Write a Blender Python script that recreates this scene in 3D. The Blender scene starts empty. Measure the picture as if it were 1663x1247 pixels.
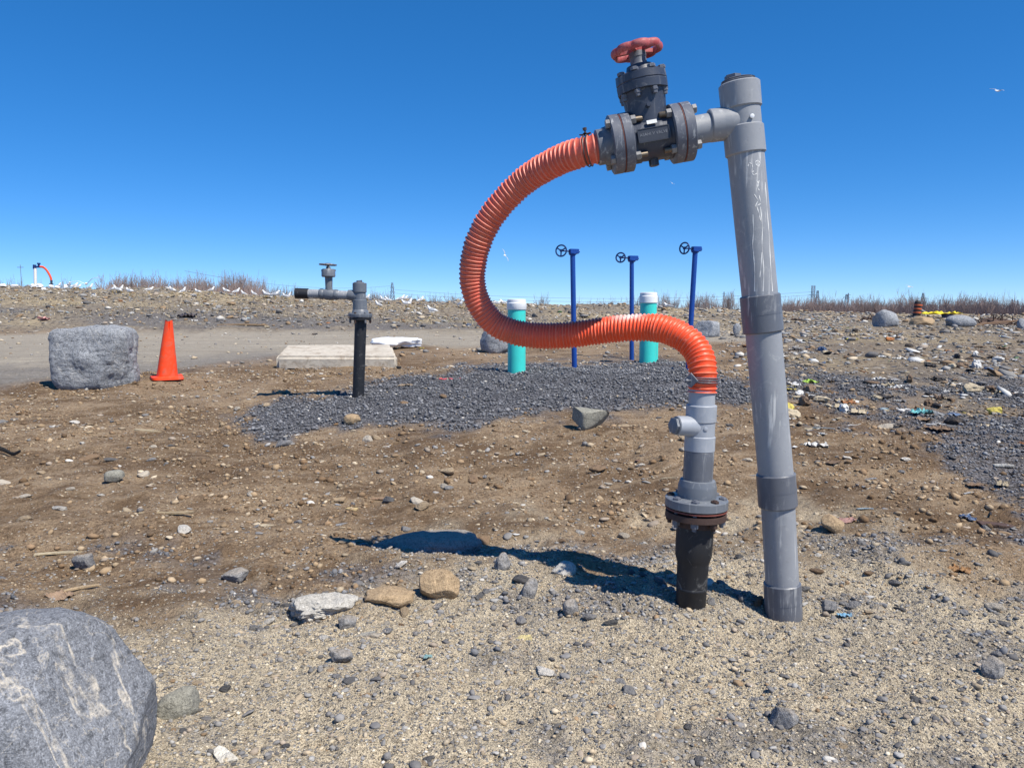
import bpy, bmesh, math, random
import numpy as np
from mathutils import Vector, Matrix

# ------------------------------------------------------------------ camera, sky, sun, exposure
S = bpy.context.scene
COL = S.collection
F = 1249.0                      # focal length in pixels of a 1663 px wide frame
CAMH = 1.5
PITCH = math.atan(118.5 / F)
cam_d = bpy.data.cameras.new("camera"); cam = bpy.data.objects.new("camera", cam_d); COL.objects.link(cam)
cam_d.sensor_width = 36; cam_d.lens = 36 * F / 1663; cam_d.clip_start = .05; cam_d.clip_end = 9000
cam.location = (0, 0, CAMH); cam.rotation_euler = (math.pi / 2 - PITCH, 0, 0)
S.camera = cam

SUN_TO = Vector((1.18, -1.0, 2.28)).normalized()
ELEV = math.asin(SUN_TO.z); ROT = math.atan2(SUN_TO.x, SUN_TO.y)
W_ = bpy.data.worlds.new("World"); S.world = W_; W_.use_nodes = True
nt = W_.node_tree; nt.nodes.clear()
sky = nt.nodes.new("ShaderNodeTexSky"); sky.sky_type = 'NISHITA'; sky.sun_disc = False
sky.sun_elevation = ELEV; sky.sun_rotation = ROT; sky.altitude = 0
sky.air_density = 0.5; sky.dust_density = 0.0; sky.ozone_density = 10.0
hs = nt.nodes.new("ShaderNodeHueSaturation"); hs.inputs["Saturation"].default_value = 1.36; hs.inputs["Value"].default_value = 2.55; hs.inputs["Hue"].default_value = .504
gm_ = nt.nodes.new("ShaderNodeGamma"); gm_.inputs["Gamma"].default_value = .7
bg = nt.nodes.new("ShaderNodeBackground"); bg.inputs[1].default_value = 0.085
wo = nt.nodes.new("ShaderNodeOutputWorld")
nt.links.new(sky.outputs[0], gm_.inputs[0]); nt.links.new(gm_.outputs[0], hs.inputs["Color"]); nt.links.new(hs.outputs[0], bg.inputs[0]); nt.links.new(bg.outputs[0], wo.inputs[0])
sl = bpy.data.lights.new("sun", 'SUN'); sl.energy = 5.0; sl.angle = math.radians(.53); sl.color = (1, .935, .82)
so = bpy.data.objects.new("sun", sl); COL.objects.link(so); so.location = (6, -6, 12)
so.rotation_euler = (-SUN_TO).to_track_quat('-Z', 'Y').to_euler()
S.view_settings.view_transform = 'Standard'; S.view_settings.look = 'None'
S.view_settings.exposure = 0.35; S.view_settings.gamma = 1.0
S.render.engine = 'CYCLES'
S.cycles.max_bounces = 5; S.cycles.diffuse_bounces = 3

rng = np.random.default_rng(7); random.seed(7)

# ------------------------------------------------------------------ photo geometry helpers
CP, SP = math.cos(PITCH), math.sin(PITCH)
def ray(px, py):
    a = (px - 831.5) / F; b = (623.5 - py) / F
    return Vector((a, CP + b * SP, -SP + b * CP))
def W(px, py, Y):                       # world point on that sight line at distance Y
    d = ray(px, py); return Vector((0, 0, CAMH)) + d * (Y / d.y)
def proj(x, y, z):
    z = z - CAMH; zc = y * CP - z * SP; zc = np.maximum(zc, .05)
    return 831.5 + F * x / zc, 623.5 - F * (y * SP + z * CP) / zc

# ------------------------------------------------------------------ noise
def _h(ix, iy, s):
    v = (ix.astype(np.int64) * 374761393 + iy.astype(np.int64) * 668265263 + s * 974634777) & 0xffffffff
    v = ((v ^ (v >> 13)) * 1274126177) & 0xffffffff
    v = v ^ (v >> 16)
    return (v & 0xffff) / 32767.5 - 1.0
def vn(x, y, s=0):
    fx = np.floor(x); fy = np.floor(y); tx = x - fx; ty = y - fy
    tx = tx * tx * (3 - 2 * tx); ty = ty * ty * (3 - 2 * ty)
    a = _h(fx, fy, s); b = _h(fx + 1, fy, s); c = _h(fx, fy + 1, s); d = _h(fx + 1, fy + 1, s)
    return (a * (1 - tx) + b * tx) * (1 - ty) + (c * (1 - tx) + d * tx) * ty
def sm(a, b, t):
    t = np.clip((t - a) / (b - a), 0, 1); return t * t * (3 - 2 * t)

# ------------------------------------------------------------------ terrain height
BL = np.array([(0,0),(4,0),(5,.0),(5.6,.02),(7,.1),(9,.25),(11,.36),(13,.46),(16,.53),(22,.57),(30,.62),(33,.66)]).T
BM = np.array([(0,0),(3.4,.0),(4.3,.04),(4.8,.0),(5.4,.0),(6.5,.08),(8,.27),(10,.41),(12,.53),(13.5,.53),(17,.56),(24,.62),(33,.80)]).T
BR = np.array([(0,0),(4,0),(6,.08),(8,.22),(10,.36),(14,.55),(20,.75),(28,.94),(33,1.0)]).T
RU = np.array([(-.9,464),(-.67,466),(-.43,474),(-.25,485),(-.19,489),(0,495),(.1,498),(.2,503),(.37,510),(.52,514),(.9,514)]).T
def H(x, y, fine=True):
    x = np.asarray(x, float); y = np.asarray(y, float)
    u = x / np.maximum(y, 3.)
    wl = sm(-.02, -.42, u); wr = sm(.2, .5, u)
    z = np.interp(y, *BM) * (1 - wl - wr) + np.interp(y, *BL) * wl + np.interp(y, *BR) * wr
    top = CAMH + (505 - np.interp(u, *RU)) / F * 48
    y0 = 33 - 2.5 * wl - 3 * wr
    t = np.clip((y - y0) / (47 - y0), 0, 1); t = t * (1.6 - .6 * t)
    z = z + (top - z) * t
    z = np.where(y > 56, np.maximum(top - (y - 56) * .05, -2.5), z)
    z = z + .10 * np.exp(-((x - .7) / 3.) ** 2 - ((y - 11.2) / 1.3) ** 2)
    z = z + .03 * np.exp(-((x - .5) / 1.3) ** 2 - ((y - 4.25) / .4) ** 2)
    z = z + .045 * np.exp(-((x - .78) / .36) ** 2 - ((y - 3.74) / .25) ** 2) - .03 * np.exp(-((x - 1.32) / .3) ** 2 - ((y - 3.66) / .3) ** 2)
    z = z + sm(3.0, 3.6, y) * (1 - sm(4.6, 5.2, y)) * .03 * (1 - np.abs(vn(x / .33, y / .28, 36))) ** 2 * sm(-.3, .4, vn(x / 1.1, y / .8, 37))
    rid = sm(33, 42, y) * (1 - sm(90, 140, y))
    z = z + rid * (.16 * vn(x / 3.1, y / 2.2, 11) + .10 * vn(x / 1.1, y / .9, 12))
    near = 1 - .75 * sm(13, 17, y) * (1 - sm(29, 33, y))     # the road is flatter
    z = z + near * (.035 * vn(x / .9, y / .9, 1) + .030 * vn(x / .37, y / .37, 2)) * (1 - sm(60, 90, y))
    rt = sm(13.5, 16, y) * (1 - sm(29, 32, y)); z = z + rt * (.03 * vn(x / 9, y / .55, 31) + .014 * vn(x / .7, y / .3, 32))
    soil = sm(4.4, 5.2, y) * (1 - sm(12, 14, y)); z = z + soil * .035 * (1 - np.abs(vn(x / .55, y / .4, 33))) ** 2 * sm(-.2, .5, vn(x / 1.7, y / 1.2, 34))
    if fine:
        z = z + near * (.017 * vn(x / .15, y / .15, 3) + .010 * vn(x / .062, y / .062, 4)) * (1 - sm(14, 30, y)) \
              + .005 * vn(x / .027, y / .027, 5) * (1 - sm(5, 9, y))
    return z
_YS = np.concatenate([np.arange(1.5, 14, .02), np.arange(14, 120, .1)])
def G(px, py):                           # point of the ground seen at that photo pixel
    d = ray(px, py); t = _YS / d.y
    zs = CAMH + d.z * t; g = H(d.x * t, _YS, False)
    k = np.nonzero(zs <= g)[0]
    k = k[0] if len(k) else len(_YS) - 1
    x, y = d.x * t[k], _YS[k]
    return Vector((x, y, float(H(x, y, False))))
def gz(x, y): return float(H(x, y, True))

# ------------------------------------------------------------------ zones of the ground (what it is made of)
def poly_sd(px, py, P):
    P = np.array(P, float); n = len(P); ins = np.zeros(px.shape, bool); d2 = np.full(px.shape, 1e12)
    for i in range(n):
        a, b = P[i], P[(i + 1) % n]
        e = b - a; wx = px - a[0]; wy = py - a[1]
        t = np.clip((wx * e[0] + wy * e[1]) / (e @ e), 0, 1)
        d2 = np.minimum(d2, (wx - t * e[0]) ** 2 + (wy - t * e[1]) ** 2)
        c = ((a[1] > py) != (b[1] > py))
        with np.errstate(divide='ignore', invalid='ignore'):
            xi = a[0] + (py - a[1]) * e[0] / (e[1] if e[1] else 1e-9)
        ins ^= c & (px < xi)
    d = np.sqrt(d2); return np.where(ins, d, -d)
P_GRAVEL = [(372,690),(420,662),(470,645),(560,630),(660,612),(760,596),(840,588),(960,590),(1050,580),(1120,590),(1190,612),(1260,636),(1200,652),(1110,656),(950,668),(840,678),(700,692),(560,700),(440,704)]
P_GRAVR = [(1230,612),(1300,600),(1420,610),(1560,600),(2400,600),(2400,1010),(1663,850),(1590,775),(1500,715),(1400,672),(1270,655)]
P_SAND = [(-900,1120),(0,1085),(150,1010),(330,965),(470,935),(600,925),(760,900),(860,868),(960,905),(1080,890),(1200,850),(1320,880),(1450,905),(1600,960),(2600,1130),(2600,4000),(-900,4000)]
P_ROAD = [(-900,545),(0,543),(400,532),(700,530),(900,526),(1240,534),(1240,556),(900,556),(760,566),(660,560),(440,580),(240,604),(0,622),(-900,640)]
P_STRIP = [(-900,602),(0,598),(240,588),(440,570),(475,584),(240,610),(0,632),(-900,655)]
P_DUMP = [(1225,500),(2600,500),(2600,690),(1663,690),(1500,655),(1330,625),(1225,600)]
def zones(x, y, z):
    px, py = proj(x, y, z)
    w1 = vn(x / .5, y / .8, 21); w2 = vn(x / .13, y / .2, 22); w = w1 * .6 + w2 * .4
    k = np.clip((py - 480) / 120, .12, 4)
    gr = sm(-13, 11, poly_sd(px, py, P_GRAVEL) + 16 * w * k * .8)
    gr2 = sm(-22, 22, poly_sd(px, py, P_GRAVR) + 30 * w * k) * (.36 + .5 * sm(-.35, .35, vn(x / 1.1, y / 1.6, 23) + .5 * w2))
    gr3 = .55 * np.exp(-((x - .55) / .55) ** 2 - ((y - 3.66) / .1) ** 2)    # crushed stone round the pipe feet
    foot = .6 * sm(30.5, 32, y) * (1 - sm(34, 38, y)) * sm(.3, .1, x / np.maximum(y, 3)) * sm(-.5, .2, vn(x / 2.3, y / 1.2, 24))
    strip = .4 * sm(-6, 6, poly_sd(px, py, P_STRIP) + 8 * w * k)
    patch = .55 * sm(.05, .75, vn(x / .5 + .4 * y, y / .32, 25) + .6 * w2) * sm(2.0, 2.4, y) * (1 - sm(4.6, 5.2, y))
    gravel = np.maximum.reduce([gr, gr2, gr3, foot, strip, patch])
    sand = sm(-60, 75, poly_sd(px, py, P_SAND) + 85 * w)
    road = sm(-4, 4, poly_sd(px, py, P_ROAD) + 8 * w * k * .5)
    ok = (y > 2.0)
    gravel = np.where(ok, gravel, .15); sand = np.where(ok, sand, 1); road = np.where(ok, road, 0)
    ridge = np.maximum(sm(546, 530, py + 6 * w), .8 * sm(-20, 20, poly_sd(px, py, P_DUMP) + 25 * w)) * ok
    return gravel, sand, road, np.where(y > 30, np.maximum(ridge, sm(34, 40, y)), ridge)

# ------------------------------------------------------------------ materials
def lin(r, g, b): 
    f = lambda c: ((c / 255) / 12.92 if c / 255 <= .04045 else ((c / 255 + .055) / 1.055) ** 2.4)
    return (f(r), f(g), f(b), 1)
class NT:
    def __init__(s, name):
        s.m = bpy.data.materials.new(name); s.m.use_nodes = True; s.t = s.m.node_tree
        s.b = s.t.nodes["Principled BSDF"]; s.co = None
    def n(s, typ, **k):
        nd = s.t.nodes.new(typ)
        for a, v in k.items(): setattr(nd, a, v)
        return nd
    def l(s, a, b): s.t.links.new(a, b)
    def coord(s, kind="Object"):
        return s.n("ShaderNodeTexCoord").outputs[kind]
    def mapv(s, vec, sc):
        m = s.n("ShaderNodeMapping"); m.inputs["Scale"].default_value = sc; s.l(vec, m.inputs["Vector"]); return m.outputs[0]
    def rot(s, vec, e):
        m = s.n("ShaderNodeMapping"); m.inputs["Rotation"].default_value = e; s.l(vec, m.inputs["Vector"]); return m.outputs[0]
    def noise(s, vec, scale, detail=4, rough=.55, dist=0):
        t = s.n("ShaderNodeTexNoise"); t.inputs["Scale"].default_value = scale; t.inputs["Detail"].default_value = detail
        t.inputs["Roughness"].default_value = rough; t.inputs["Distortion"].default_value = dist
        s.l(vec, t.inputs["Vector"]); return t.outputs["Fac"]
    def voro(s, vec, scale, out="Distance", feature='F1'):
        t = s.n("ShaderNodeTexVoronoi", feature=feature); t.inputs["Scale"].default_value = scale
        s.l(vec, t.inputs["Vector"]); return t.outputs[out]
    def ramp(s, fac, stops, interp='LINEAR'):
        r = s.n("ShaderNodeValToRGB"); cr = r.color_ramp; cr.interpolation = interp
        while len(cr.elements) < len(stops): cr.elements.new(.5)
        for e, (p, c) in zip(cr.elements, stops):
            e.position = p; e.color = c if not isinstance(c, (int, float)) else (c, c, c, 1)
        s.l(fac, r.inputs[0]); return r.outputs[0]
    def mix(s, fac, a, b, mode='MIX'):
        m = s.n("ShaderNodeMix", data_type='RGBA', blend_type=mode)
        for sock, v in ((m.inputs[0], fac), (m.inputs[6], a), (m.inputs[7], b)):
            if isinstance(v, (int, float)): sock.default_value = v
            elif isinstance(v, tuple): sock.default_value = v
            else: s.l(v, sock)
        return m.outputs[2]
    def math(s, op, a, b=0.0, clamp=False):
        m = s.n("ShaderNodeMath", operation=op, use_clamp=clamp)
        for sock, v in ((m.inputs[0], a), (m.inputs[1], b)):
            if isinstance(v, (int, float)): sock.default_value = v
            else: s.l(v, sock)
        return m.outputs[0]
    def attr(s, name, out="Fac"):
        a = s.n("ShaderNodeAttribute", attribute_name=name); return a.outputs[out]
    def bump(s, h, dist, strength=1.0, prev=None):
        b = s.n("ShaderNodeBump"); b.inputs["Distance"].default_value = dist; b.inputs["Strength"].default_value = strength
        s.l(h, b.inputs["Height"])
        if prev is not None: s.l(prev, b.inputs["Normal"])
        return b.outputs[0]
    def done(s, color=None, rough=.6, normal=None, spec=.4, metal=0):
        b = s.b
        if color is not None:
            if isinstance(color, tuple): b.inputs["Base Color"].default_value = color
            else: s.l(color, b.inputs["Base Color"])
        if isinstance(rough, (int, float)): b.inputs["Roughness"].default_value = rough
        else: s.l(rough, b.inputs["Roughness"])
        b.inputs["Specular IOR Level"].default_value = spec; b.inputs["Metallic"].default_value = metal
        if normal is not None: s.l(normal, b.inputs["Normal"])
        return s.m
def C(r, g, b): return (r, g, b, 1)

def mat_ground():
    s = NT("ground_earth"); v = s.coord()
    n1 = s.noise(v, .9, 6, .6); n2 = s.noise(v, 5, 6, .65); n3 = s.noise(v, 38, 5, .7); n4 = s.noise(v, 150, 3, .7)
    dirt = s.mix(n2, s.mix(n1, C(.185, .118, .070), C(.35, .240, .150)), C(.46, .345, .225))
    dirt = s.mix(s.ramp(n1, [(.44, 0.0), (.58, .85)]), dirt, C(.15, .095, .054))
    dirt = s.mix(s.ramp(n3, [(.38, .8), (.55, 0.0)]), dirt, C(.10, .065, .04))
    sv = s.noise(s.mapv(s.rot(v, (0, 0, -.3)), (.8, 4.5, 1)), 1.6, 6, .65, .3)
    dirt = s.mix(s.ramp(sv, [(.50, 0.0), (.64, .5)]), dirt, C(.43, .33, .225)); dirt = s.mix(s.ramp(sv, [(.33, .6), (.45, 0.0)]), dirt, C(.135, .088, .055))
    vc = s.voro(v, 46, "Color"); vd = s.voro(v, 46)
    sep = s.n("ShaderNodeSeparateColor"); s.l(vc, sep.inputs[0])
    chip = s.math('MULTIPLY', s.ramp(sep.outputs[0], [(.80, 0.0), (.84, 1.0)]), s.ramp(vd, [(.28, 1.0), (.42, 0.0)]))
    dirt = s.mix(chip, dirt, s.mix(sep.outputs[1], C(.52, .44, .33), C(.34, .31, .28)))
    sand = s.mix(n2, C(.55, .455, .315), C(.82, .70, .505))
    sand = s.mix(s.ramp(n1, [(.45, 0.0), (.7, .5)]), sand, C(.40, .36, .30))
    sand = s.mix(s.ramp(n3, [(.36, .85), (.50, 0.0)]), sand, C(.24, .20, .15))
    sand = s.mix(s.ramp(n4, [(.38, .9), (.48, 0.0)]), sand, C(.16, .135, .11))
    v2 = s.voro(v, 75, "Color"); d2 = s.voro(v, 75); sp2 = s.n("ShaderNodeSeparateColor"); s.l(v2, sp2.inputs[0])
    chip2 = s.math('MULTIPLY', s.ramp(sp2.outputs[0], [(.66, 0.0), (.70, 1.0)]), s.ramp(d2, [(.3, 1.0), (.45, 0.0)]))
    sand = s.mix(chip2, sand, s.mix(sp2.outputs[1], C(.10, .105, .115), C(.30, .29, .28)))
    vg = s.voro(v, 30, "Color"); dg = s.voro(v, 30); spg = s.n("ShaderNodeSeparateColor"); s.l(vg, spg.inputs[0])
    grav = s.mix(spg.outputs[0], C(.095, .097, .11), C(.24, .242, .265))
    grav = s.mix(s.ramp(dg, [(.45, 0.0), (.75, 1.0)]), grav, C(.045, .046, .052))
    stv = s.mapv(v, (.09, 1.5, 1)); ns = s.ramp(s.noise(stv, 3, 6, .7), [(.33, 0.0), (.67, 1.0)])
    road = s.mix(ns, C(.29, .25, .195), C(.50, .445, .36)); road = s.mix(s.ramp(n2, [(.4, .5), (.6, 0.0)]), road, C(.30, .265, .22))
    road = s.mix(s.ramp(n3, [(.4, .5), (.55, 0.0)]), road, C(.24, .22, .195))
    ridge = s.mix(n2, C(.19, .158, .122), C(.33, .28, .215))
    ridge = s.mix(s.ramp(s.noise(s.mapv(v, (.12, .3, 1)), 1.2, 4), [(.48, 0.0), (.62, .8)]), ridge, C(.40, .325, .21))
    ridge = s.mix(s.ramp(s.noise(v, 7, 4, .7), [(.40, .9), (.52, 0.0)]), ridge, C(.10, .085, .075))
    vr = s.voro(v, 4.2, "Color"); dr = s.voro(v, 4.2); spr = s.n("ShaderNodeSeparateColor"); s.l(vr, spr.inputs[0])
    ridge = s.mix(s.math('MULTIPLY', s.ramp(spr.outputs[0], [(.84, 0.0), (.86, 1.0)]), s.ramp(dr, [(.22, 1.0), (.34, 0.0)])), ridge, C(.5, .47, .42))
    c = s.mix(s.attr("road"), dirt, road); c = s.mix(s.attr("ridge"), c, ridge)
    c = s.mix(s.attr("sand"), c, sand); c = s.mix(s.attr("gravel"), c, grav)
    h = s.math('ADD', s.math('MULTIPLY', n3, .6), s.math('MULTIPLY', n4, .35))
    nb = s.bump(h, .03, 1.0); nb = s.bump(s.math('SUBTRACT', 1.0, s.voro(v, 115)), .012, .7, nb)
    nb = s.bump(s.math('MULTIPLY', s.math('SUBTRACT', 1.0, dg), s.attr("gravel")), .025, .9, nb)
    return s.done(c, .95, nb, .15)

def mat_stone_attr(name="loose_stone"):
    s = NT(name); v = s.coord(); c = s.attr("Col", "Color"); n = s.noise(v, 60, 4, .7)
    c = s.mix(.55, c, s.mix(n, C(.25, .25, .25), C(1.5, 1.5, 1.5)), 'MULTIPLY')
    return s.done(c, .9, s.bump(n, .006, .6), .2)
def mat_objcol(name, rough=.85, amt=.45, scale=9, bump=.03, spec=.25, dirt=.0):
    s = NT(name); v = s.coord(); oi = s.n("ShaderNodeObjectInfo"); c = oi.outputs["Color"]
    n = s.noise(v, scale, 6, .65); n2 = s.noise(v, scale * .25, 4, .6)
    c = s.mix(amt, c, s.mix(n, C(.35, .33, .31), C(1.6, 1.6, 1.6)), 'MULTIPLY')
    if dirt: c = s.mix(s.math('MULTIPLY', s.ramp(n2, [(.45, 0.0), (.62, 1.0)]), dirt), c, C(.2, .14, .09))
    return s.done(c, rough, s.bump(n, bump, .7), spec)
def mat_rock(name, dark, light, vein, vein_amt=1.0, scale=1.0, dust=None, vlo=.46):
    s = NT(name); v = s.coord()
    n1 = s.noise(v, 3 * scale, 8, .65, .6); n2 = s.noise(v, 22 * scale, 6, .7); n3 = s.noise(v, 90 * scale, 3, .7)
    st = s.noise(s.mapv(v, (5, 3, 16)), 2.2 * scale, 6, .7, .8)
    c = s.mix(n1, dark, light); c = s.mix(s.ramp(st, [(.35, 0.0), (.68, .8)]), c, light)
    c = s.mix(s.ramp(n2, [(.36, .75), (.52, 0.0)]), c, tuple(x * .5 for x in dark[:3]) + (1,))
    c = s.mix(s.ramp(n3, [(.53, 0.0), (.66, .6)]), c, tuple(min(1, x * 1.7) for x in light[:3]) + (1,))
    pits = s.voro(v, 34 * scale); c = s.mix(s.math('MULTIPLY', s.ramp(pits, [(.10, 1.0), (.24, 0.0)]), s.ramp(n2, [(.45, 0.0), (.6, .8)])), c, tuple(x * .4 for x in dark[:3]) + (1,))
    c = s.mix(.5, c, s.mix(s.noise(v, 1.3 * scale, 3, .5), C(.5, .5, .52), C(1.5, 1.5, 1.47)), 'MULTIPLY')
    if vein_amt:
        sc2 = s.ramp(s.noise(s.mapv(s.rot(v, (.5, .2, .8)), (14, 14, 2.2)), 3 * scale, 5, .7, .8), [(.57, 0.0), (.66, .5)]); c = s.mix(sc2, c, tuple(min(1, x * 1.9) for x in light[:3]) + (1,))
        m = None
        for (mx, sc_, wd) in (((2.2, 1.6, .34), 1.0, .0075), ((.7, 1.2, 1.9), 1.5, .0045)):
            q = s.noise(s.mapv(s.rot(v, (.15, .55, .3)), mx), sc_ * scale, 6, .55, .4); e = s.math('ABSOLUTE', s.math('SUBTRACT', q, .5))
            e = s.math('ADD', e, s.math('MULTIPLY', s.math('SUBTRACT', n3, .5), .022)); k_ = s.ramp(e, [(.0, 1.0), (wd * .5, .85), (wd * 1.6, 0.0)])
            m = k_ if m is None else s.math('MAXIMUM', m, s.math('MULTIPLY', k_, .6))
        m = s.math('MULTIPLY', m, s.ramp(s.noise(v, 6 * scale, 6, .8), [(vlo - .06, 0.0), (vlo + .1, 1.0)]))
        m = s.math('MULTIPLY', m, s.ramp(n2, [(.3, .35), (.55, 1.0)]))
        c = s.mix(s.math('MULTIPLY', m, vein_amt), c, vein)
    if dust:
        g = s.n("ShaderNodeNewGeometry"); sx = s.n("ShaderNodeSeparateXYZ"); s.l(g.outputs["Normal"], sx.inputs[0])
        c = s.mix(s.math('MULTIPLY', s.ramp(sx.outputs[2], [(.5, 0.0), (.95, .7)]), n2), c, dust)
    c = s.mix(s.ramp(n3, [(.34, .55), (.45, 0.0)]), c, tuple(x * .45 for x in dark[:3]) + (1,))
    h = s.math('ADD', n1, s.math('ADD', s.math('MULTIPLY', n2, .4), s.math('MULTIPLY', st, .5)))
    return s.done(c, .88, s.bump(s.math('ADD', h, s.math('MULTIPLY', n3, .12)), .05 / scale, .75), .25)
def mat_pipe(name, base, streak=0.0, rough=.5, grime=.35, scale=1.0, axis=(1, 1, .07)):
    s = NT(name); v = s.coord()
    n = s.noise(v, 7 * scale, 6, .65); n2 = s.noise(v, 45 * scale, 4, .7)
    c = s.mix(.35, base, s.mix(n, C(.5, .5, .5), C(1.45, 1.45, 1.45)), 'MULTIPLY')
    c = s.mix(s.math('MULTIPLY', s.ramp(n2, [(.60, 0.0), (.74, 1.0)]), grime), c, tuple(x * .45 for x in base[:3]) + (1,))
    c = s.mix(s.math('MULTIPLY', s.ramp(s.noise(v, 14 * scale, 6, .75, 1.), [(.57, 0.0), (.70, 1.0)]), grime * .6), c, C(.62, .62, .6))
    if streak:
        sn = s.noise(s.mapv(v, axis), 46 * scale, 5, .6, .15); br = s.noise(v, 5.5 * scale, 3)
        f = s.math('MULTIPLY', s.ramp(sn, [(.56, 0.0), (.64, 1.0)]), s.ramp(br, [(.42, 0.0), (.58, 1.0)]))
        c = s.mix(s.math('MULTIPLY', f, streak), c, C(.78, .78, .76))
    return s.done(c, s.ramp(n, [(.3, rough - .1), (.7, rough + .15)]), s.bump(n2, .002, .35), .45)
def mat_plain(name, c, rough=.5, amt=.3, scale=12, bump=.004, metal=0, spec=.4, grime=0.0):
    s = NT(name); v = s.coord(); n = s.noise(v, scale, 5, .65)
    col = s.mix(amt, c, s.mix(n, C(.4, .4, .4), C(1.6, 1.6, 1.6)), 'MULTIPLY')
    if grime: col = s.mix(s.math('MULTIPLY', s.ramp(s.noise(v, scale * .7, 8, .75, .6), [(.50, 0.0), (.64, 1.0)]), grime), col, C(.22, .16, .11))
    return s.done(col, rough, s.bump(n, bump, .5), spec, metal)
def mat_hose():
    s = NT("orange_hose_plastic"); v = s.coord(); fd = s.attr("fade"); n = s.noise(v, 12, 5, .65); n2 = s.noise(v, 60, 4, .7)
    c = s.mix(fd, C(.82, .078, .018), C(.66, .122, .075))
    c = s.mix(.35, c, s.mix(n, C(.55, .55, .55), C(1.4, 1.4, 1.4)), 'MULTIPLY')
    c = s.mix(s.math('MULTIPLY', s.ramp(n2, [(.60, 0.0), (.70, 1.0)]), .35), c, C(.78, .55, .45))
    c = s.mix(s.math('MULTIPLY', s.attr("lip_highlight"), .22), c, C(.95, .50, .36))  # painted highlight: rib crests lightened in the hose colour
    w = s.math('MULTIPLY', s.attr("scuff"), s.ramp(s.noise(v, 30, 5, .7), [(.35, 0.0), (.5, 1.0)]))
    c = s.mix(w, c, C(.82, .76, .72)); c = s.mix(s.ramp(s.noise(v, 5, 6, .7), [(.52, 0.0), (.66, .35)]), c, C(.42, .16, .10))
    return s.done(c, .42, s.bump(n2, .002, .3), .4)
def mat_handwheel():
    s = NT("faded_red_paint"); v = s.coord(); n = s.noise(v, 18, 5, .7)
    c = s.mix(s.ramp(n, [(.42, 0.0), (.62, 1.0)]), C(.36, .058, .062), C(.47, .16, .16))
    c = s.mix(s.ramp(s.noise(v, 50, 4, .7), [(.62, 0.0), (.7, .8)]), c, C(.22, .06, .05))
    return s.done(c, .55, s.bump(n, .003, .5), .35)

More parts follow.
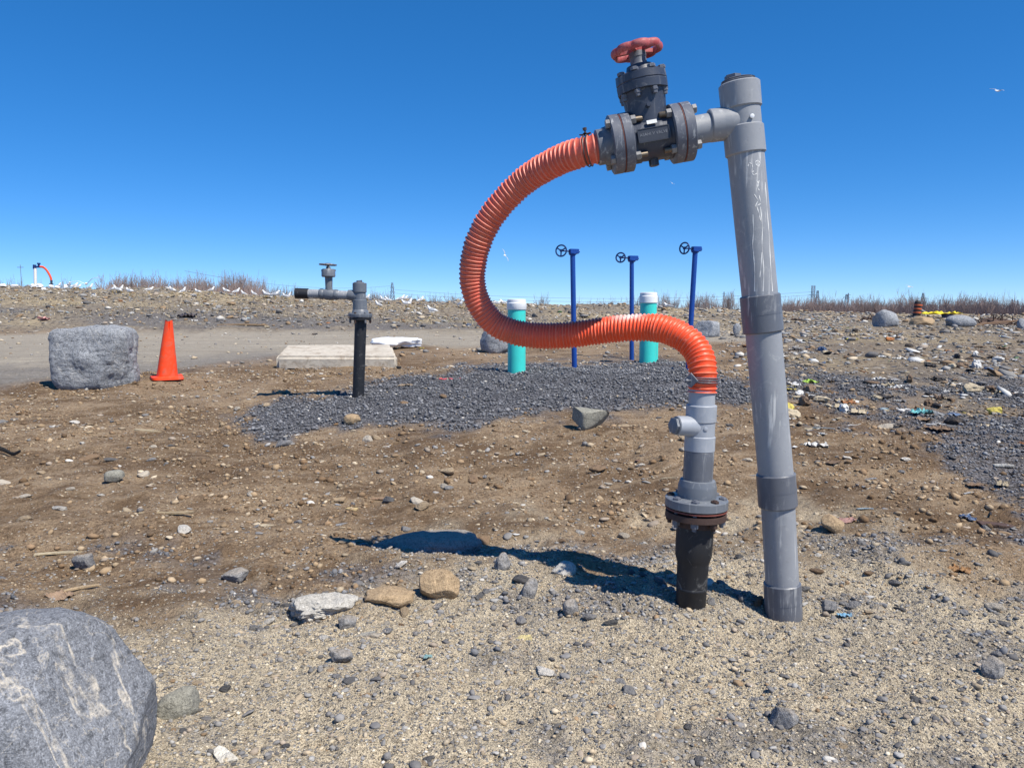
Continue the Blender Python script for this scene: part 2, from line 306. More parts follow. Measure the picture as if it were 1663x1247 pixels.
M = dict(
    ground=mat_ground(), loose=mat_stone_attr(), stone=mat_objcol("field_stone", .88, .5, 2.2, .12),
    litter=mat_objcol("litter_scrap", .7, .35, 3.0, .06, .3, .35), tree=mat_objcol("bare_bark", .9, .3, 3, .02),
    lime=mat_rock("grey_limestone", C(.135, .145, .165), C(.33, .345, .37), C(.62, .60, .56), .55, 1.0),
    limev=mat_rock("veined_limestone", C(.10, .108, .124), C(.235, .245, .27), C(.62, .56, .47), 1.0, 2.1),
    tanrock=mat_rock("tan_sandstone", C(.24, .165, .095), C(.42, .31, .195), C(.5, .4, .3), .2, 3.0),
    slate=mat_rock("greenish_shale", C(.17, .165, .145), C(.30, .29, .245), C(.5, .48, .42), .3, 3.0),
    whiterock=mat_rock("pale_chalky_rock", C(.30, .285, .255), C(.52, .495, .45), C(.2, .2, .2), .3, 4.0),
    dusty=mat_rock("dusty_grey_rock", C(.12, .12, .125), C(.27, .265, .265), C(.45, .42, .38), .4, 2.2, C(.42, .34, .24)),
    pvc=mat_pipe("grey_pvc", C(.26, .273, .298), .5, .52, .35),
    pvc_clean=mat_pipe("light_grey_pvc", C(.31, .335, .38), .12, .42, .25),
    pvc_dark=mat_pipe("dark_grey_pvc", C(.115, .125, .150), .30, .42, .3),
    valve=mat_pipe("slate_valve_body", C(.036, .046, .072), .12, .42, .35),
    flange=mat_pipe("weathered_flange", C(.115, .125, .155), .35, .5, .55, 1.4),
    flange_clean=mat_pipe("slate_flange", C(.135, .15, .175), .15, .42, .4),
    black=mat_pipe("black_hdpe", C(.014, .015, .019), .0, .55, .35),
    rust=mat_plain("rusted_steel", C(.058, .034, .028), .75, .6, 30), gasket=mat_plain("red_gasket", C(.15, .045, .035), .6, .4, 30),
    zinc=mat_plain("dull_zinc", C(.23, .23, .235), .5, .5, 40, .002, .4), bronze=mat_plain("brown_thread", C(.15, .12, .09), .5, .5, 60, .003, .5),
    hose=mat_hose(), redwheel=mat_handwheel(), plate=mat_plain("dark_nameplate", C(.045, .05, .065), .45, .3, 30),
    letter=mat_plain("raised_lettering", C(.20, .21, .235), .5, .3, 60), white=mat_plain("white_paint_mark", C(.74, .74, .72), .6, .2, 40),
    clampm=mat_plain("brown_clamp_steel", C(.10, .075, .07), .5, .5, 40, .002, .4),
    blue=mat_plain("cobalt_blue_paint", C(.010, .060, .30), .38, .4, 14), bluedark=mat_plain("navy_blue_paint", C(.012, .035, .14), .4, .4, 14),
    teal=mat_plain("teal_pvc", C(.05, .62, .55), .4, .25, 6, .004, 0, .4, .2), cap=mat_plain("white_pvc_cap", C(.78, .79, .80), .4, .15, 8),
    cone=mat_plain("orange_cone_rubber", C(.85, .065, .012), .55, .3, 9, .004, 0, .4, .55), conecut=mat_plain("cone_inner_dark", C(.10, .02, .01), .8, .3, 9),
    concrete=mat_plain("pale_concrete", C(.50, .455, .385), .9, .6, 7, .03, 0, .2, .6), snow=mat_plain("white_plastic_sheet", C(.82, .84, .87), .5, .12, 6, .03),
    gull=mat_plain("white_plumage", C(.82, .82, .82), .8, .12, 9), gullgrey=mat_plain("grey_wing", C(.36, .38, .41), .8, .15, 9),
    beak=mat_plain("yellow_beak", C(.65, .42, .05), .5, .1), gullblack=mat_plain("black_feather", C(.02, .02, .02), .7, .1),
    pylon=mat_plain("galvanised_lattice", C(.16, .20, .26), .6, .2), whitepost=mat_plain("white_standpipe", C(.78, .77, .72), .5, .15),
    tape=mat_plain("pink_tape", C(.75, .12, .16), .5, .3), wood=mat_plain("weathered_timber", C(.27, .20, .14), .85, .6, 14, .01),
    brown=mat_plain("dark_brown_bark", C(.10, .065, .05), .9, .6, 18, .02), barrelo=mat_plain("barrel_orange", C(.45, .10, .04), .6, .3), barrelb=mat_plain("barrel_black", C(.025, .022, .022), .6, .3),
)

# ------------------------------------------------------------------ mesh helpers
def frame(d):
    d = Vector(d).normalized(); a = Vector((0, 0, 1)) if abs(d.z) < .9 else Vector((1, 0, 0))
    x = a.cross(d).normalized(); return x, d.cross(x).normalized(), d
class MB:
    def __init__(s): s.v = []; s.f = []
    def add(s, vs, fs):
        o = len(s.v); s.v += [tuple(v) for v in vs]; s.f += [tuple(i + o for i in f) for f in fs]; return s
    def rings(s, rings, cap0=True, cap1=True, close=True):
        n = len(rings[0]); vs = [p for r in rings for p in r]; fs = []
        for i in range(len(rings) - 1):
            for j in range(n):
                k = (j + 1) % n; fs.append((i * n + j, i * n + k, (i + 1) * n + k, (i + 1) * n + j))
        if cap0: fs.append(tuple(range(n - 1, -1, -1)))
        if cap1: fs.append(tuple((len(rings) - 1) * n + j for j in range(n)))
        return s.add(vs, fs)
    def lathe(s, P, D, prof, n=36, ell=1.0, cap0=True, cap1=True, ax=None):
        x, y, d = frame(D) if ax is None else (ax[0], ax[1], Vector(D).normalized()); P = Vector(P); R = []
        for t, r in prof:
            R.append([P + d * t + x * (r * math.cos(2 * math.pi * j / n)) + y * (r * ell * math.sin(2 * math.pi * j / n)) for j in range(n)])
        return s.rings(R, cap0, cap1)
    def cyl(s, A, B, r, r2=None, b=None, n=36):
        A, B = Vector(A), Vector(B); L = (B - A).length; r2 = r if r2 is None else r2; b = min(r, r2) * .06 if b is None else b
        return s.lathe(A, B - A, [(0, r - b), (b, r), (L - b, r2), (L, r2 - b)], n)
    def tube(s, pts, rad, n=8, cap=True):
        pts = [Vector(p) for p in pts]; R = []; x = None
        for i, p in enumerate(pts):
            d = (pts[min(i + 1, len(pts) - 1)] - pts[max(i - 1, 0)]).normalized()
            if x is None: x, y, _ = frame(d)
            else:
                x = (x - d * x.dot(d)).normalized(); y = d.cross(x)
            r = rad[i] if hasattr(rad, '__len__') else rad
            rx, ry = r if hasattr(r, '__len__') else (r, r)
            R.append([p + x * (rx * math.cos(2 * math.pi * j / n)) + y * (ry * math.sin(2 * math.pi * j / n)) for j in range(n)])
        return s.rings(R, cap, cap)
    def box(s, c, ex, ey, ez, b=0.0):          # centre and half-axis vectors, chamfered
        c, ex, ey, ez = map(Vector, (c, ex, ey, ez))
        if b <= 0:
            vs = [c + ex * i + ey * j + ez * k for k in (-1, 1) for j in (-1, 1) for i in (-1, 1)]
            return s.add(vs, [(0, 2, 3, 1), (4, 5, 7, 6), (0, 1, 5, 4), (2, 6, 7, 3), (0, 4, 6, 2), (1, 3, 7, 5)])
        bx, by, bz = (min(.45, b / e.length) for e in (ex, ey, ez)); R = []
        for k, q in ((-1, 1), (-1 + bz, 0), (1 - bz, 0), (1, 1)):
            fx, fy = 1 - bx * q, 1 - by * q
            R.append([c + ez * k + ex * a + ey * d for a, d in ((fx, -fy + by), (fx, fy - by), (fx - bx, fy), (-fx + bx, fy), (-fx, fy - by), (-fx, -fy + by), (-fx + bx, -fy), (fx - bx, -fy))])
        return s.rings(R)
    def bar(s, A, B, w, h=None, up=(0, 0, 1)):
        A, B = Vector(A), Vector(B); d = (B - A); h = h or w; u = Vector(up)
        x = d.cross(u)
        if x.length < 1e-6: x = d.cross(Vector((1, 0, 0)))
        x.normalize(); u = x.cross(d).normalized()
        return s.box((A + B) / 2, d / 2, x * w / 2, u * h / 2)
    def torus(s, c, nrm, R, r, n=32, m=8, scal=0, amp=0, flat=1.0):
        x, y, d = frame(nrm); c = Vector(c); Rg = []
        for i in range(n):
            a = 2 * math.pi * i / n; rr = R + amp * (abs(math.cos(scal * a / 2)) - .5) if scal else R
            o = x * math.cos(a) + y * math.sin(a)
            Rg.append([c + o * (rr + r * math.cos(2 * math.pi * j / m)) + d * (r * flat * math.sin(2 * math.pi * j / m)) for j in range(m)])
        vs = [p for q in Rg for p in q]; fs = [(i * m + j, ((i + 1) % n) * m + j, ((i + 1) % n) * m + (j + 1) % m, i * m + (j + 1) % m) for i in range(n) for j in range(m)]
        return s.add(vs, fs)
    def build(s, name, mat, parent=None, origin=None, flat=False, ang=.6):
        me = bpy.data.meshes.new(name)
        o = Vector(origin) if origin is not None else (Vector(parent['o']) if parent is not None and 'o' in parent else Vector((0, 0, 0)))
        me.from_pydata([(v[0] - o.x, v[1] - o.y, v[2] - o.z) for v in s.v], [], s.f); me.update()
        finish(me, flat, ang)
        me.materials.append(mat)
        ob = bpy.data.objects.new(name, me); COL.objects.link(ob)
        if parent is not None:
            ob.parent = parent
            if 'o' in parent: ob['o'] = parent['o']
        return ob
def finish(me, flat=False, ang=.6):
    bm = bmesh.new(); bm.from_mesh(me); bmesh.ops.recalc_face_normals(bm, faces=bm.faces)
    for f in bm.faces: f.smooth = not flat
    for e in bm.edges:
        if len(e.link_faces) == 2 and e.calc_face_angle(0) > ang: e.smooth = False
    bm.to_mesh(me); bm.free()
def tag(o, label, cat, group=None, kind=None):
    if label: o['label'] = label
    if cat: o['category'] = cat
    if group: o['group'] = group
    if kind: o['kind'] = kind
    return o
def thing(name, label, cat, loc, group=None):
    o = bpy.data.objects.new(name, None); COL.objects.link(o); o.location = loc; o['o'] = tuple(loc)
    o.empty_display_size = .1
    return tag(o, label, cat, group)
def copy_tree(o, parent=None):
    c = o.copy(); COL.objects.link(c); c.parent = parent
    for ch in list(o.children): copy_tree(ch, c)
    return c
def mono(name, mb, mat, loc, label, cat, group=None, flat=False, ang=.6):   # a thing that is one mesh, built in world space
    o = mb.build(name, mat, None, loc, flat, ang); o.location = loc; return tag(o, label, cat, group)

# ------------------------------------------------------------------ ground sheet
def build_ground():
    ys = list(np.arange(-6, 1.2, .6)); y = 1.2
    while y < 62: ys.append(y); y += min(max(y * y / (769 * 1.4) * 1.35, .006), .27)
    while y < 6500: ys.append(y); y *= 1.09
    ys = np.array(ys)
    us = np.concatenate([-np.geomspace(6, .78, 26), np.linspace(-.76, .76, 720), np.geomspace(.78, 6, 26)])
    Y, U = np.meshgrid(ys, us, indexing='ij'); X = U * np.maximum(Y, 1.6)
    Z = H(X, Y)
    ny, nx = X.shape; me = bpy.data.meshes.new("ground")
    co = np.stack([X, Y, Z], -1).reshape(-1, 3).astype(np.float32)
    idx = np.arange(ny * nx).reshape(ny, nx)
    q = np.stack([idx[:-1, :-1], idx[:-1, 1:], idx[1:, 1:], idx[1:, :-1]], -1).reshape(-1, 4)
    me.vertices.add(len(co)); me.vertices.foreach_set("co", co.ravel())
    me.loops.add(q.size); me.loops.foreach_set("vertex_index", q.ravel().astype(np.int32))
    me.polygons.add(len(q)); me.polygons.foreach_set("loop_start", np.arange(0, q.size, 4, dtype=np.int32))
    me.polygons.foreach_set("use_smooth", np.ones(len(q), bool))
    me.update()
    for nm, a in zip(("gravel", "sand", "road", "ridge"), zones(X, Y, Z)):
        at = me.attributes.new(nm, 'FLOAT', 'POINT'); at.data.foreach_set("value", a.ravel().astype(np.float32))
    me.materials.append(M['ground'])
    o = bpy.data.objects.new("ground", me); COL.objects.link(o)
    tag(o, "bare earth of a landfill, sandy in front, brown then stony behind, rising to a low ridge", "ground", kind="structure")
build_ground()

# ------------------------------------------------------------------ stones
def ico(sub):
    bm = bmesh.new(); bmesh.ops.create_icosphere(bm, subdivisions=sub, radius=1)
    v = np.array([p.co[:] for p in bm.verts]); bm.verts.index_update(); f = np.array([[q.index for q in p.verts] for p in bm.faces]); bm.free(); return v, f
ICO = {k: ico(k) for k in (1, 2, 3, 4, 5, 6)}
def n3(p, s, seed):
    return (vn(p[:, 0] * s + 9.1 * p[:, 2] * .11, p[:, 1] * s + 3.3, seed) + vn(p[:, 1] * s + 5.7, p[:, 2] * s, seed + 1) + vn(p[:, 2] * s, p[:, 0] * s + 2.2, seed + 2)) / 3
def stone_verts(sub, seed, cuts=9, depth=(.62, .92), rough=.06, power=2.0, soft=.0):
    r = np.random.default_rng(seed); v, f = ICO[sub]; v = v.copy()
    if power != 2: v = v / (np.abs(v) ** power).sum(1, keepdims=True) ** (1 / power)
    for _ in range(cuts):
        n = r.normal(size=3); n /= np.linalg.norm(n); d = r.uniform(*depth); e = v @ n - d
        v = v - np.outer(np.where(e > 0, e * (1 - soft), 0), n)
    if rough:
        l = v / np.linalg.norm(v, axis=1, keepdims=True)
        v = v + l * (rough * n3(l, 2.1, seed * 7 + 1) * 2 + rough * n3(l, 5.3, seed * 7 + 4) + (rough * .6 * n3(l, 13., seed * 7 + 5) if sub > 3 else 0) + (rough * .35 * n3(l, 31., seed * 7 + 6) if sub > 4 else 0))[:, None]
    return v, f
def mesh_from(name, v, f, mat, smooth=True, ang=.55):
    me = bpy.data.meshes.new(name); me.from_pydata([tuple(p) for p in v], [], [tuple(int(i) for i in q) for q in f]); me.update(); finish(me, not smooth, ang); me.materials.append(mat); return me
def boulder(px, py, wpx, hpx, mat, name, label, cat, seed, depth=.9, sub=5, power=2.6, cuts=8, rough=.05, rot=0., sink=.2, cutd=(.56, .93), Y=None, tilt=0., extra=None):
    g = G(px, py) if Y is None else W(px, py, Y)
    k = g.y / F; rx = wpx * k / 2; H_ = hpx * k; rz = H_ * (1 + sink) / 2; ry = rx * depth
    v, f = stone_verts(sub, seed, cuts, cutd, rough, power, .1)
    if extra: v = extra(v)
    v = v / np.abs(v).max(0)
    v = v * [rx, ry, rz]
    c, s_ = math.cos(tilt), math.sin(tilt); v = np.stack([v[:, 0] * c - v[:, 2] * s_, v[:, 1], v[:, 0] * s_ + v[:, 2] * c], 1)
    c, s_ = math.cos(rot), math.sin(rot); v = np.stack([v[:, 0] * c - v[:, 1] * s_, v[:, 0] * s_ + v[:, 1] * c, v[:, 2]], 1)
    me = mesh_from(name, v, f, mat, True, .9)
    o = bpy.data.objects.new(name, me); COL.objects.link(o)
    o.location = (g.x, g.y + ry * .8, g.z + rz - H_ * sink); return tag(o, label, cat)

def stuff_stones(name, label, cat, pts, sizes, cols, sub=1, nvar=40, flat=.65, cuts=7, sink=.25, seed=1):
    r = np.random.default_rng(seed); V = []; n = len(pts)
    for k in range(nvar):
        if sub == 0:
            v0, f0 = ICO[1]; v, f = stone_verts(1, 900 + k, cuts, (.55, .9), .1)
        else: v, f = stone_verts(sub, 900 + k, cuts, (.55, .9), .1)
        V.append(v)
    V = np.array(V); var = r.integers(0, nvar, n); m = V.shape[1]
    v = V[var] * np.stack([r.uniform(.8, 1.35, n), r.uniform(.7, 1.1, n), r.uniform(flat * .6, flat * 1.2, n)], 1)[:, None, :]
    a = r.uniform(0, 2 * np.pi, n); t = r.normal(0, .25, n)
    ct, st = np.cos(t)[:, None], np.sin(t)[:, None]; v = np.stack([v[..., 0] * ct - v[..., 2] * st, v[..., 1], v[..., 0] * st + v[..., 2] * ct], -1)
    ca, sa = np.cos(a)[:, None], np.sin(a)[:, None]; v = np.stack([v[..., 0] * ca - v[..., 1] * sa, v[..., 0] * sa + v[..., 1] * ca, v[..., 2]], -1)
    v = v * (sizes / 2)[:, None, None]
    z = H(pts[:, 0], pts[:, 1]) + sizes * .5 * flat * (1 - 2 * sink)
    v = v + np.stack([pts[:, 0], pts[:, 1], z], 1)[:, None, :]
    fa = (f[None] + (np.arange(n) * m)[:, None, None]).reshape(-1, 3).astype(np.int32)
    me = bpy.data.meshes.new(name); co = v.reshape(-1, 3).astype(np.float32)
    me.vertices.add(len(co)); me.vertices.foreach_set("co", co.ravel())
    me.loops.add(fa.size); me.loops.foreach_set("vertex_index", fa.ravel())
    me.polygons.add(len(fa)); me.polygons.foreach_set("loop_start", np.arange(0, fa.size, 3, dtype=np.int32)); me.update()
    c4 = np.concatenate([np.repeat(cols, m, 0), np.ones((n * m, 1))], 1).astype(np.float32)
    at = me.attributes.new("Col", 'FLOAT_COLOR', 'POINT'); at.data.foreach_set("color", c4.ravel())
    me.materials.append(M['loose']); o = bpy.data.objects.new(name, me); COL.objects.link(o)
    return tag(o, label, cat, kind="stuff")

PALG = np.array([(.185,.188,.202),(.235,.238,.252),(.30,.302,.312),(.125,.128,.14),(.42,.34,.24),(.50,.42,.31),(.30,.21,.13),(.58,.55,.50),(.36,.30,.24)])
PAL = np.array([(.215,.208,.205),(.275,.265,.255),(.345,.335,.32),(.14,.135,.135),(.42,.34,.24),(.50,.42,.31),(.30,.21,.13),(.58,.55,.50),(.36,.30,.24)])
def cols_for(n, w, seed):
    r = np.random.default_rng(seed); w = np.array(w, float); w /= w.sum()
    return (PALG if seed in (33, 37) else PAL)[r.choice(len(PAL), n, p=w)] * r.uniform(.75, 1.25, (n, 1))
def scatter(n, y0, y1, umax, seed, zone=None, ypow=0.0):
    """n candidate points spread over the visible wedge; zone(gravel,sand,road,ridge) gives a keep probability"""
    r = np.random.default_rng(seed); out = []
    t = r.uniform(0, 1, n)
    if ypow: y = (y0 ** (1 - ypow) + t * (y1 ** (1 - ypow) - y0 ** (1 - ypow))) ** (1 / (1 - ypow))
    else: y = np.sqrt(y0 ** 2 + t * (y1 ** 2 - y0 ** 2))
    x = y * r.uniform(-umax, umax, n)
    if zone is not None:
        p = zone(*zones(x, y, H(x, y, False))); k = r.uniform(0, 1, n) < p; x, y = x[k], y[k]
    return np.stack([x, y], 1)
def lognorm(n, med, s, lo, hi, seed): return np.clip(np.random.default_rng(seed).lognormal(math.log(med), s, n), lo, hi)

p = scatter(140000, 7.0, 14.5, .75, 31, lambda g, s, r, d: np.where(g > .45, g, 0) * 1.0)
stuff_stones("crushed_gravel", "dark grey crushed gravel spread in a low mound", "gravel", p, lognorm(len(p), .017, .5, .007, .06, 32), cols_for(len(p), (5,3,1,6,.1,0,0,.15,0), 33), 1, 40, .8, 7, .1, 34)
p = scatter(42000, 3.2, 7.2, .78, 35, lambda g, s, r, d: np.where(g > .25, g, 0))
stuff_stones("crushed_gravel", "dark crushed stone strewn on the right slope and round the pipe feet", "gravel", p, lognorm(len(p), .015, .45, .006, .05, 36), cols_for(len(p), (5,4,2,5,.5,.1,.3,.15,.2), 37), 1, 40, .75, 7, .2, 38)
p = scatter(48000, 1.9, 4.9, .8, 41, lambda g, s, r, d: s * .9 + .1)
stuff_stones("sand_pebbles", "small grey pebbles pressed into pale sand", "pebbles", p, lognorm(len(p), .0062, .62, .003, .045, 42), cols_for(len(p), (6,6,4,3,3,1.5,1,.25,3), 43), 1, 40, .7, 7, .28, 44)
p = scatter(34000, 4.0, 14, .78, 45, lambda g, s, r, d: np.clip(1 - g - s * .6, 0, 1) * (1 - r))
p = p[vn(p[:, 0] / .9, p[:, 1] / .7, 46) + .5 * vn(p[:, 0] / .25, p[:, 1] / .2, 47) > np.random.default_rng(3).uniform(-.7, .8, len(p))]
stuff_stones("soil_pebbles", "small pale and brown stones scattered through brown soil", "pebbles", p, lognorm(len(p), .012, .75, .005, .08, 46), cols_for(len(p), (1,1.2,1,.5,4,2.2,4,.35,4), 47), 1, 40, .55, 7, .3, 48)
BR_ = np.array([(.20,.13,.075),(.28,.19,.115),(.36,.26,.16),(.15,.10,.06),(.42,.32,.21)]); SA_ = np.array([(.58,.49,.36),(.68,.59,.44),(.48,.41,.31),(.38,.33,.26),(.74,.66,.52)])
def pick(P, n, seed): q = np.random.default_rng(seed); return P[q.integers(0, len(P), n)] * q.uniform(.8, 1.2, (n, 1))
p = scatter(42000, 4.0, 13, .78, 141, lambda g, s, r, d: np.clip(1 - g - s * .8, 0, 1) * (1 - r)); p = p[np.random.default_rng(1).uniform(-.5, .9, len(p)) < vn(p[:, 0] / .6, p[:, 1] / .45, 35)]
stuff_stones("soil_clods", "crumbly clods of brown soil", "clods", p, lognorm(len(p), .018, .6, .008, .085, 142), pick(BR_, len(p), 143), 1, 40, .7, 4, .3, 144)
p = scatter(40000, 1.9, 5.0, .8, 145, lambda g, s, r, d: s)
stuff_stones("sand_clods", "crumbs of dried sandy soil", "clods", p, lognorm(len(p), .0055, .55, .003, .022, 146), pick(SA_ * .9, len(p), 147), 1, 40, .6, 6, .35, 148)
p = scatter(9000, 2.0, 5.2, .8, 151, lambda g, s, r, d: s * .8 + .2)
stuff_stones("stone_chips", "angular grey stone chips bedded flat in the sand", "stone chips", p, lognorm(len(p), .016, .45, .008, .05, 152), cols_for(len(p), (7,6,4,5,1,.5,.6,.15,1.5), 153), 2, 40, .45, 12, .38, 154)
p = scatter(7000, 4.5, 13, .78, 155, lambda g, s, r, d: np.clip(1 - g, 0, 1) * (1 - r))
p = p[vn(p[:, 0] / .9, p[:, 1] / .7, 46) > np.random.default_rng(4).uniform(-.7, .8, len(p))]
stuff_stones("stone_chips", "pale and grey stone chips bedded in the brown soil", "stone chips", p, lognorm(len(p), .032, .4, .016, .08, 156), cols_for(len(p), (1.5,1.6,1.2,.5,3,2.5,3,.7,2.5), 157), 2, 40, .45, 12, .38, 158)
p = scatter(5000, 13, 33, .78, 51, lambda g, s, r, d: .25 + .75 * (1 - r))
stuff_stones("road_rubble", "stones and rubble beside the dirt road", "rubble", p, lognorm(len(p), .05, .5, .02, .2, 52), cols_for(len(p), (2,2,2,1,2,2,2,1,2), 53), 1, 30, .55, 7, .25, 54)
p = scatter(26000, 11, 46, .76, 161, None); p = p[(p[:, 0] / p[:, 1] > .27) & (vn(p[:, 0] / 1.6, p[:, 1] / 2.4, 61) + .5 * vn(p[:, 0] / .5, p[:, 1] / .7, 62) > np.random.default_rng(5).uniform(-.8, .8, len(p)))]
stuff_stones("dump_rubble", "grey and brown rubble and broken scraps covering the landfill on the right", "rubble", p, lognorm(len(p), .075, .6, .03, .4, 162), cols_for(len(p), (4,4,3,4,1.5,1,3,1.2,2.5), 163), 1, 40, .45, 14, .3, 164)
p = scatter(9000, 32, 56, .78, 55, None)
stuff_stones("ridge_rubble", "clods and rubble covering the far ridge", "rubble", p, lognorm(len(p), .13, .5, .05, .5, 56), cols_for(len(p), (2,2,1,3,2,1.5,4,1.1,2.5), 57), 1, 30, .5, 7, .25, 58)

def dry_grass(n, seed):
    r = np.random.default_rng(seed); p = scatter(n * 3, 33.5, 50, .74, seed); p = p[(p[:, 0] / p[:, 1] < .1) & (vn(p[:, 0] / 5, p[:, 1] / 2.2, 44) + .4 * vn(p[:, 0] / 1.1, p[:, 1] / .8, 45) > r.uniform(-.1, .6, len(p)))][:n]; n = len(p)
    z = H(p[:, 0], p[:, 1]) - .02; h = r.uniform(.05, .16, n); w = r.uniform(.012, .03, n); a = r.uniform(0, 6.28, n); lx, ly = r.normal(0, .07, n), r.normal(0, .07, n)
    b0 = np.stack([p[:, 0] - w * np.cos(a), p[:, 1] - w * np.sin(a), z], 1); b1 = np.stack([p[:, 0] + w * np.cos(a), p[:, 1] + w * np.sin(a), z], 1); t = np.stack([p[:, 0] + lx, p[:, 1] + ly, z + h], 1)
    co = np.stack([b0, b1, t], 1).reshape(-1, 3).astype(np.float32); me = bpy.data.meshes.new("dry_grass")
    me.vertices.add(len(co)); me.vertices.foreach_set("co", co.ravel()); me.loops.add(3 * n); me.loops.foreach_set("vertex_index", np.arange(3 * n, dtype=np.int32)); me.polygons.add(n); me.polygons.foreach_set("loop_start", np.arange(0, 3 * n, 3, dtype=np.int32)); me.update()
    c = np.array([(.40,.33,.20),(.33,.265,.17),(.46,.39,.26),(.26,.21,.145)])[r.integers(0, 4, n)]; c4 = np.concatenate([np.repeat(c, 3, 0), np.ones((3 * n, 1))], 1).astype(np.float32)
    at = me.attributes.new("Col", 'FLOAT_COLOR', 'POINT'); at.data.foreach_set("color", c4.ravel()); me.materials.append(M['loose'])
    o = bpy.data.objects.new("dry_grass", me); COL.objects.link(o); tag(o, "dry tan grass in patches on the far left ridge", "grass", kind="stuff")
dry_grass(9000, 171)
# ------------------------------------------------------------------ big rocks, one by one
def cut_flat(n, d):
    n = np.array(n, float); n /= np.linalg.norm(n)
    def fn(v): e = v @ n - d; return v - np.outer(np.where(e > 0, e, 0), n)
    return fn
b = boulder(137, 634, 128, 106, M['lime'], "boulder", "big squarish grey limestone boulder at the road edge, left of the traffic cone", "boulder", 12, .75, 6, 6.5, 3, .055, .14, .06, (1.0, 1.25))
def shape_fore(v):
    for n_, d_ in (((.84, -.25, .46), .80), ((.3, -.5, .8), .93), ((.95, .1, -.1), .92)): v = cut_flat(n_, d_)(v)
    l = v / np.linalg.norm(v, axis=1, keepdims=True)
    return v + l * (.045 * n3(l, 1.7, 5) + .03 * n3(l, 4.1, 9) + .018 * n3(l, 11, 13) + .010 * n3(l, 29, 17))[:, None]
b = boulder(20, 1247, 480, 400, M['limev'], "boulder", "rounded grey boulder with pale veins, cut off at the bottom left corner", "boulder", 8, .9, 6, 2.3, 3, .02, .0, .0, (.9, .98), Y=1.92, extra=shape_fore)
b.location = (-1.53, 2.28, .19); b.scale = (1.09, 1.0, 1.24)
boulder(806, 574, 54, 40, M['lime'], "boulder", "dark grey boulder half hidden behind the hose and left teal pipe", "boulder", 14, .9, 4, 2.6, 8, .05, .4)
boulder(1154, 548, 46, 27, M['lime'], "boulder", "low grey boulder just left of the tall standpipe, behind the right blue post", "boulder", 15, .9, 4, 2.8, 7, .05, .2)
boulder(1443, 531, 42, 28, M['lime'], "boulder", "grey cracked boulder nearest the striped barrel on its left", "boulder", 16, .9, 4, 2.4, 8, .06, .2)
boulder(1567, 531, 52, 19, M['lime'], "boulder", "long smooth grey boulder right of the yellow bag", "boulder", 17, .7, 4, 2.6, 6, .03, .1)
boulder(1668, 535, 22, 18, M['lime'], "boulder", "dark boulder cut off by the right edge of the view", "boulder", 18, .9, 3, 2.4, 8, .05, .2)
boulder(1502, 528, 44, 15, M['tanrock'], "boulder", "pale tan boulder with a yellow bag on top", "boulder", 19, .8, 4, 2.6, 8, .05, .2)
boulder(1198, 545, 14, 20, M['lime'], "rock", "small upright grey rock touching the tall standpipe's left side", "rock", 20, .9, 3, 2.4, 8, .05)
boulder(683, 909, 204, 36, M['dusty'], "rock", "long flat grey rock half buried in the soil, under the valve's shadow", "rock", 21, .5, 5, 3.4, 9, .06, .03, .35, Y=4.66)
boulder(712, 978, 70, 46, M['tanrock'], "rock", "tan angular rock in front of the long half-buried rock", "rock", 22, .8, 5, 3.0, 10, .04, .3, .12)
boulder(955, 700, 72, 42, M['slate'], "rock", "grey-green pointed slab rock lying on the gravel's front edge", "rock", 77, .55, 4, 3.2, 9, .02, -.35, .08, (.5, .85))
boulder(1358, 868, 40, 30, M['tanrock'], "rock", "brown round rock just right of the standpipe", "rock", 24, .9, 4, 2.5, 8, .05, .5)
boulder(570, 690, 30, 17, M['tanrock'], "rock", "small tan rock on the front of the gravel mound", "rock", 25, .8, 4, 2.5, 7, .05)
boulder(284, 1163, 80, 38, M['slate'], "rock", "smooth pale grey-green rock beside the veined foreground boulder", "rock", 26, .6, 5, 2.3, 7, .04, .5, .5, (.75, .95), tilt=.35)
boulder(522, 1005, 118, 30, M['whiterock'], "rock", "white chalky rock flush with the sand in the foreground", "rock", 27, .8, 5, 3.0, 9, .14, .5, .75)
boulder(560, 1022, 36, 22, M['dusty'], "rock", "grey stone at the right end of the white chalky rock", "rock", 28, .7, 4, 2.6, 15, .05, .3, .3)
boulder(551, 1078, 42, 22, M['dusty'], "rock", "dark grey smooth stone lying alone on the sand below the chalky rock", "rock", 29, .7, 4, 2.5, 15, .05, .1, .12)
boulder(630, 985, 88, 22, M['tanrock'], "rock", "low brown clod left of the tan angular rock", "rock", 30, .7, 4, 2.4, 8, .1, .1, .35)
boulder(1278, 1185, 46, 30, M['dusty'], "rock", "grey pointed stone embedded in the sand below the standpipe", "rock", 31, 1.1, 4, 2.6, 15, .05, .8, .75)
boulder(1623, 1105, 40, 32, M['dusty'], "rock", "square dark grey stone near the right edge of the sand", "rock", 32, .8, 4, 4.0, 15, .05, .2, .5)
boulder(860, 968, 34, 26, M['dusty'], "rock", "grey upright stone left of the pipe shadow", "rock", 33, .8, 4, 3.0, 15, .05, .3, .6)
boulder(928, 1000, 30, 24, M['dusty'], "rock", "small dark stone on the crushed stone ridge before the pipes", "rock", 34, .8, 4, 2.5, 15, .05, .3, .2)
boulder(915, 938, 46, 22, M['whiterock'], "rock", "pale flat stone lying beside the pipe shadow", "rock", 35, .8, 4, 2.5, 8, .04, .3, .35)
boulder(815, 930, 30, 30, M['dusty'], "rock", "grey stone right of the long half-buried rock", "rock", 36, .8, 4, 2.5, 15, .05, .3, .5)
boulder(181, 786, 32, 22, M['slate'], "rock", "upright grey-green stone in the brown soil below the square boulder", "rock", 37, .8, 4, 2.6, 9, .03, .3, .1)
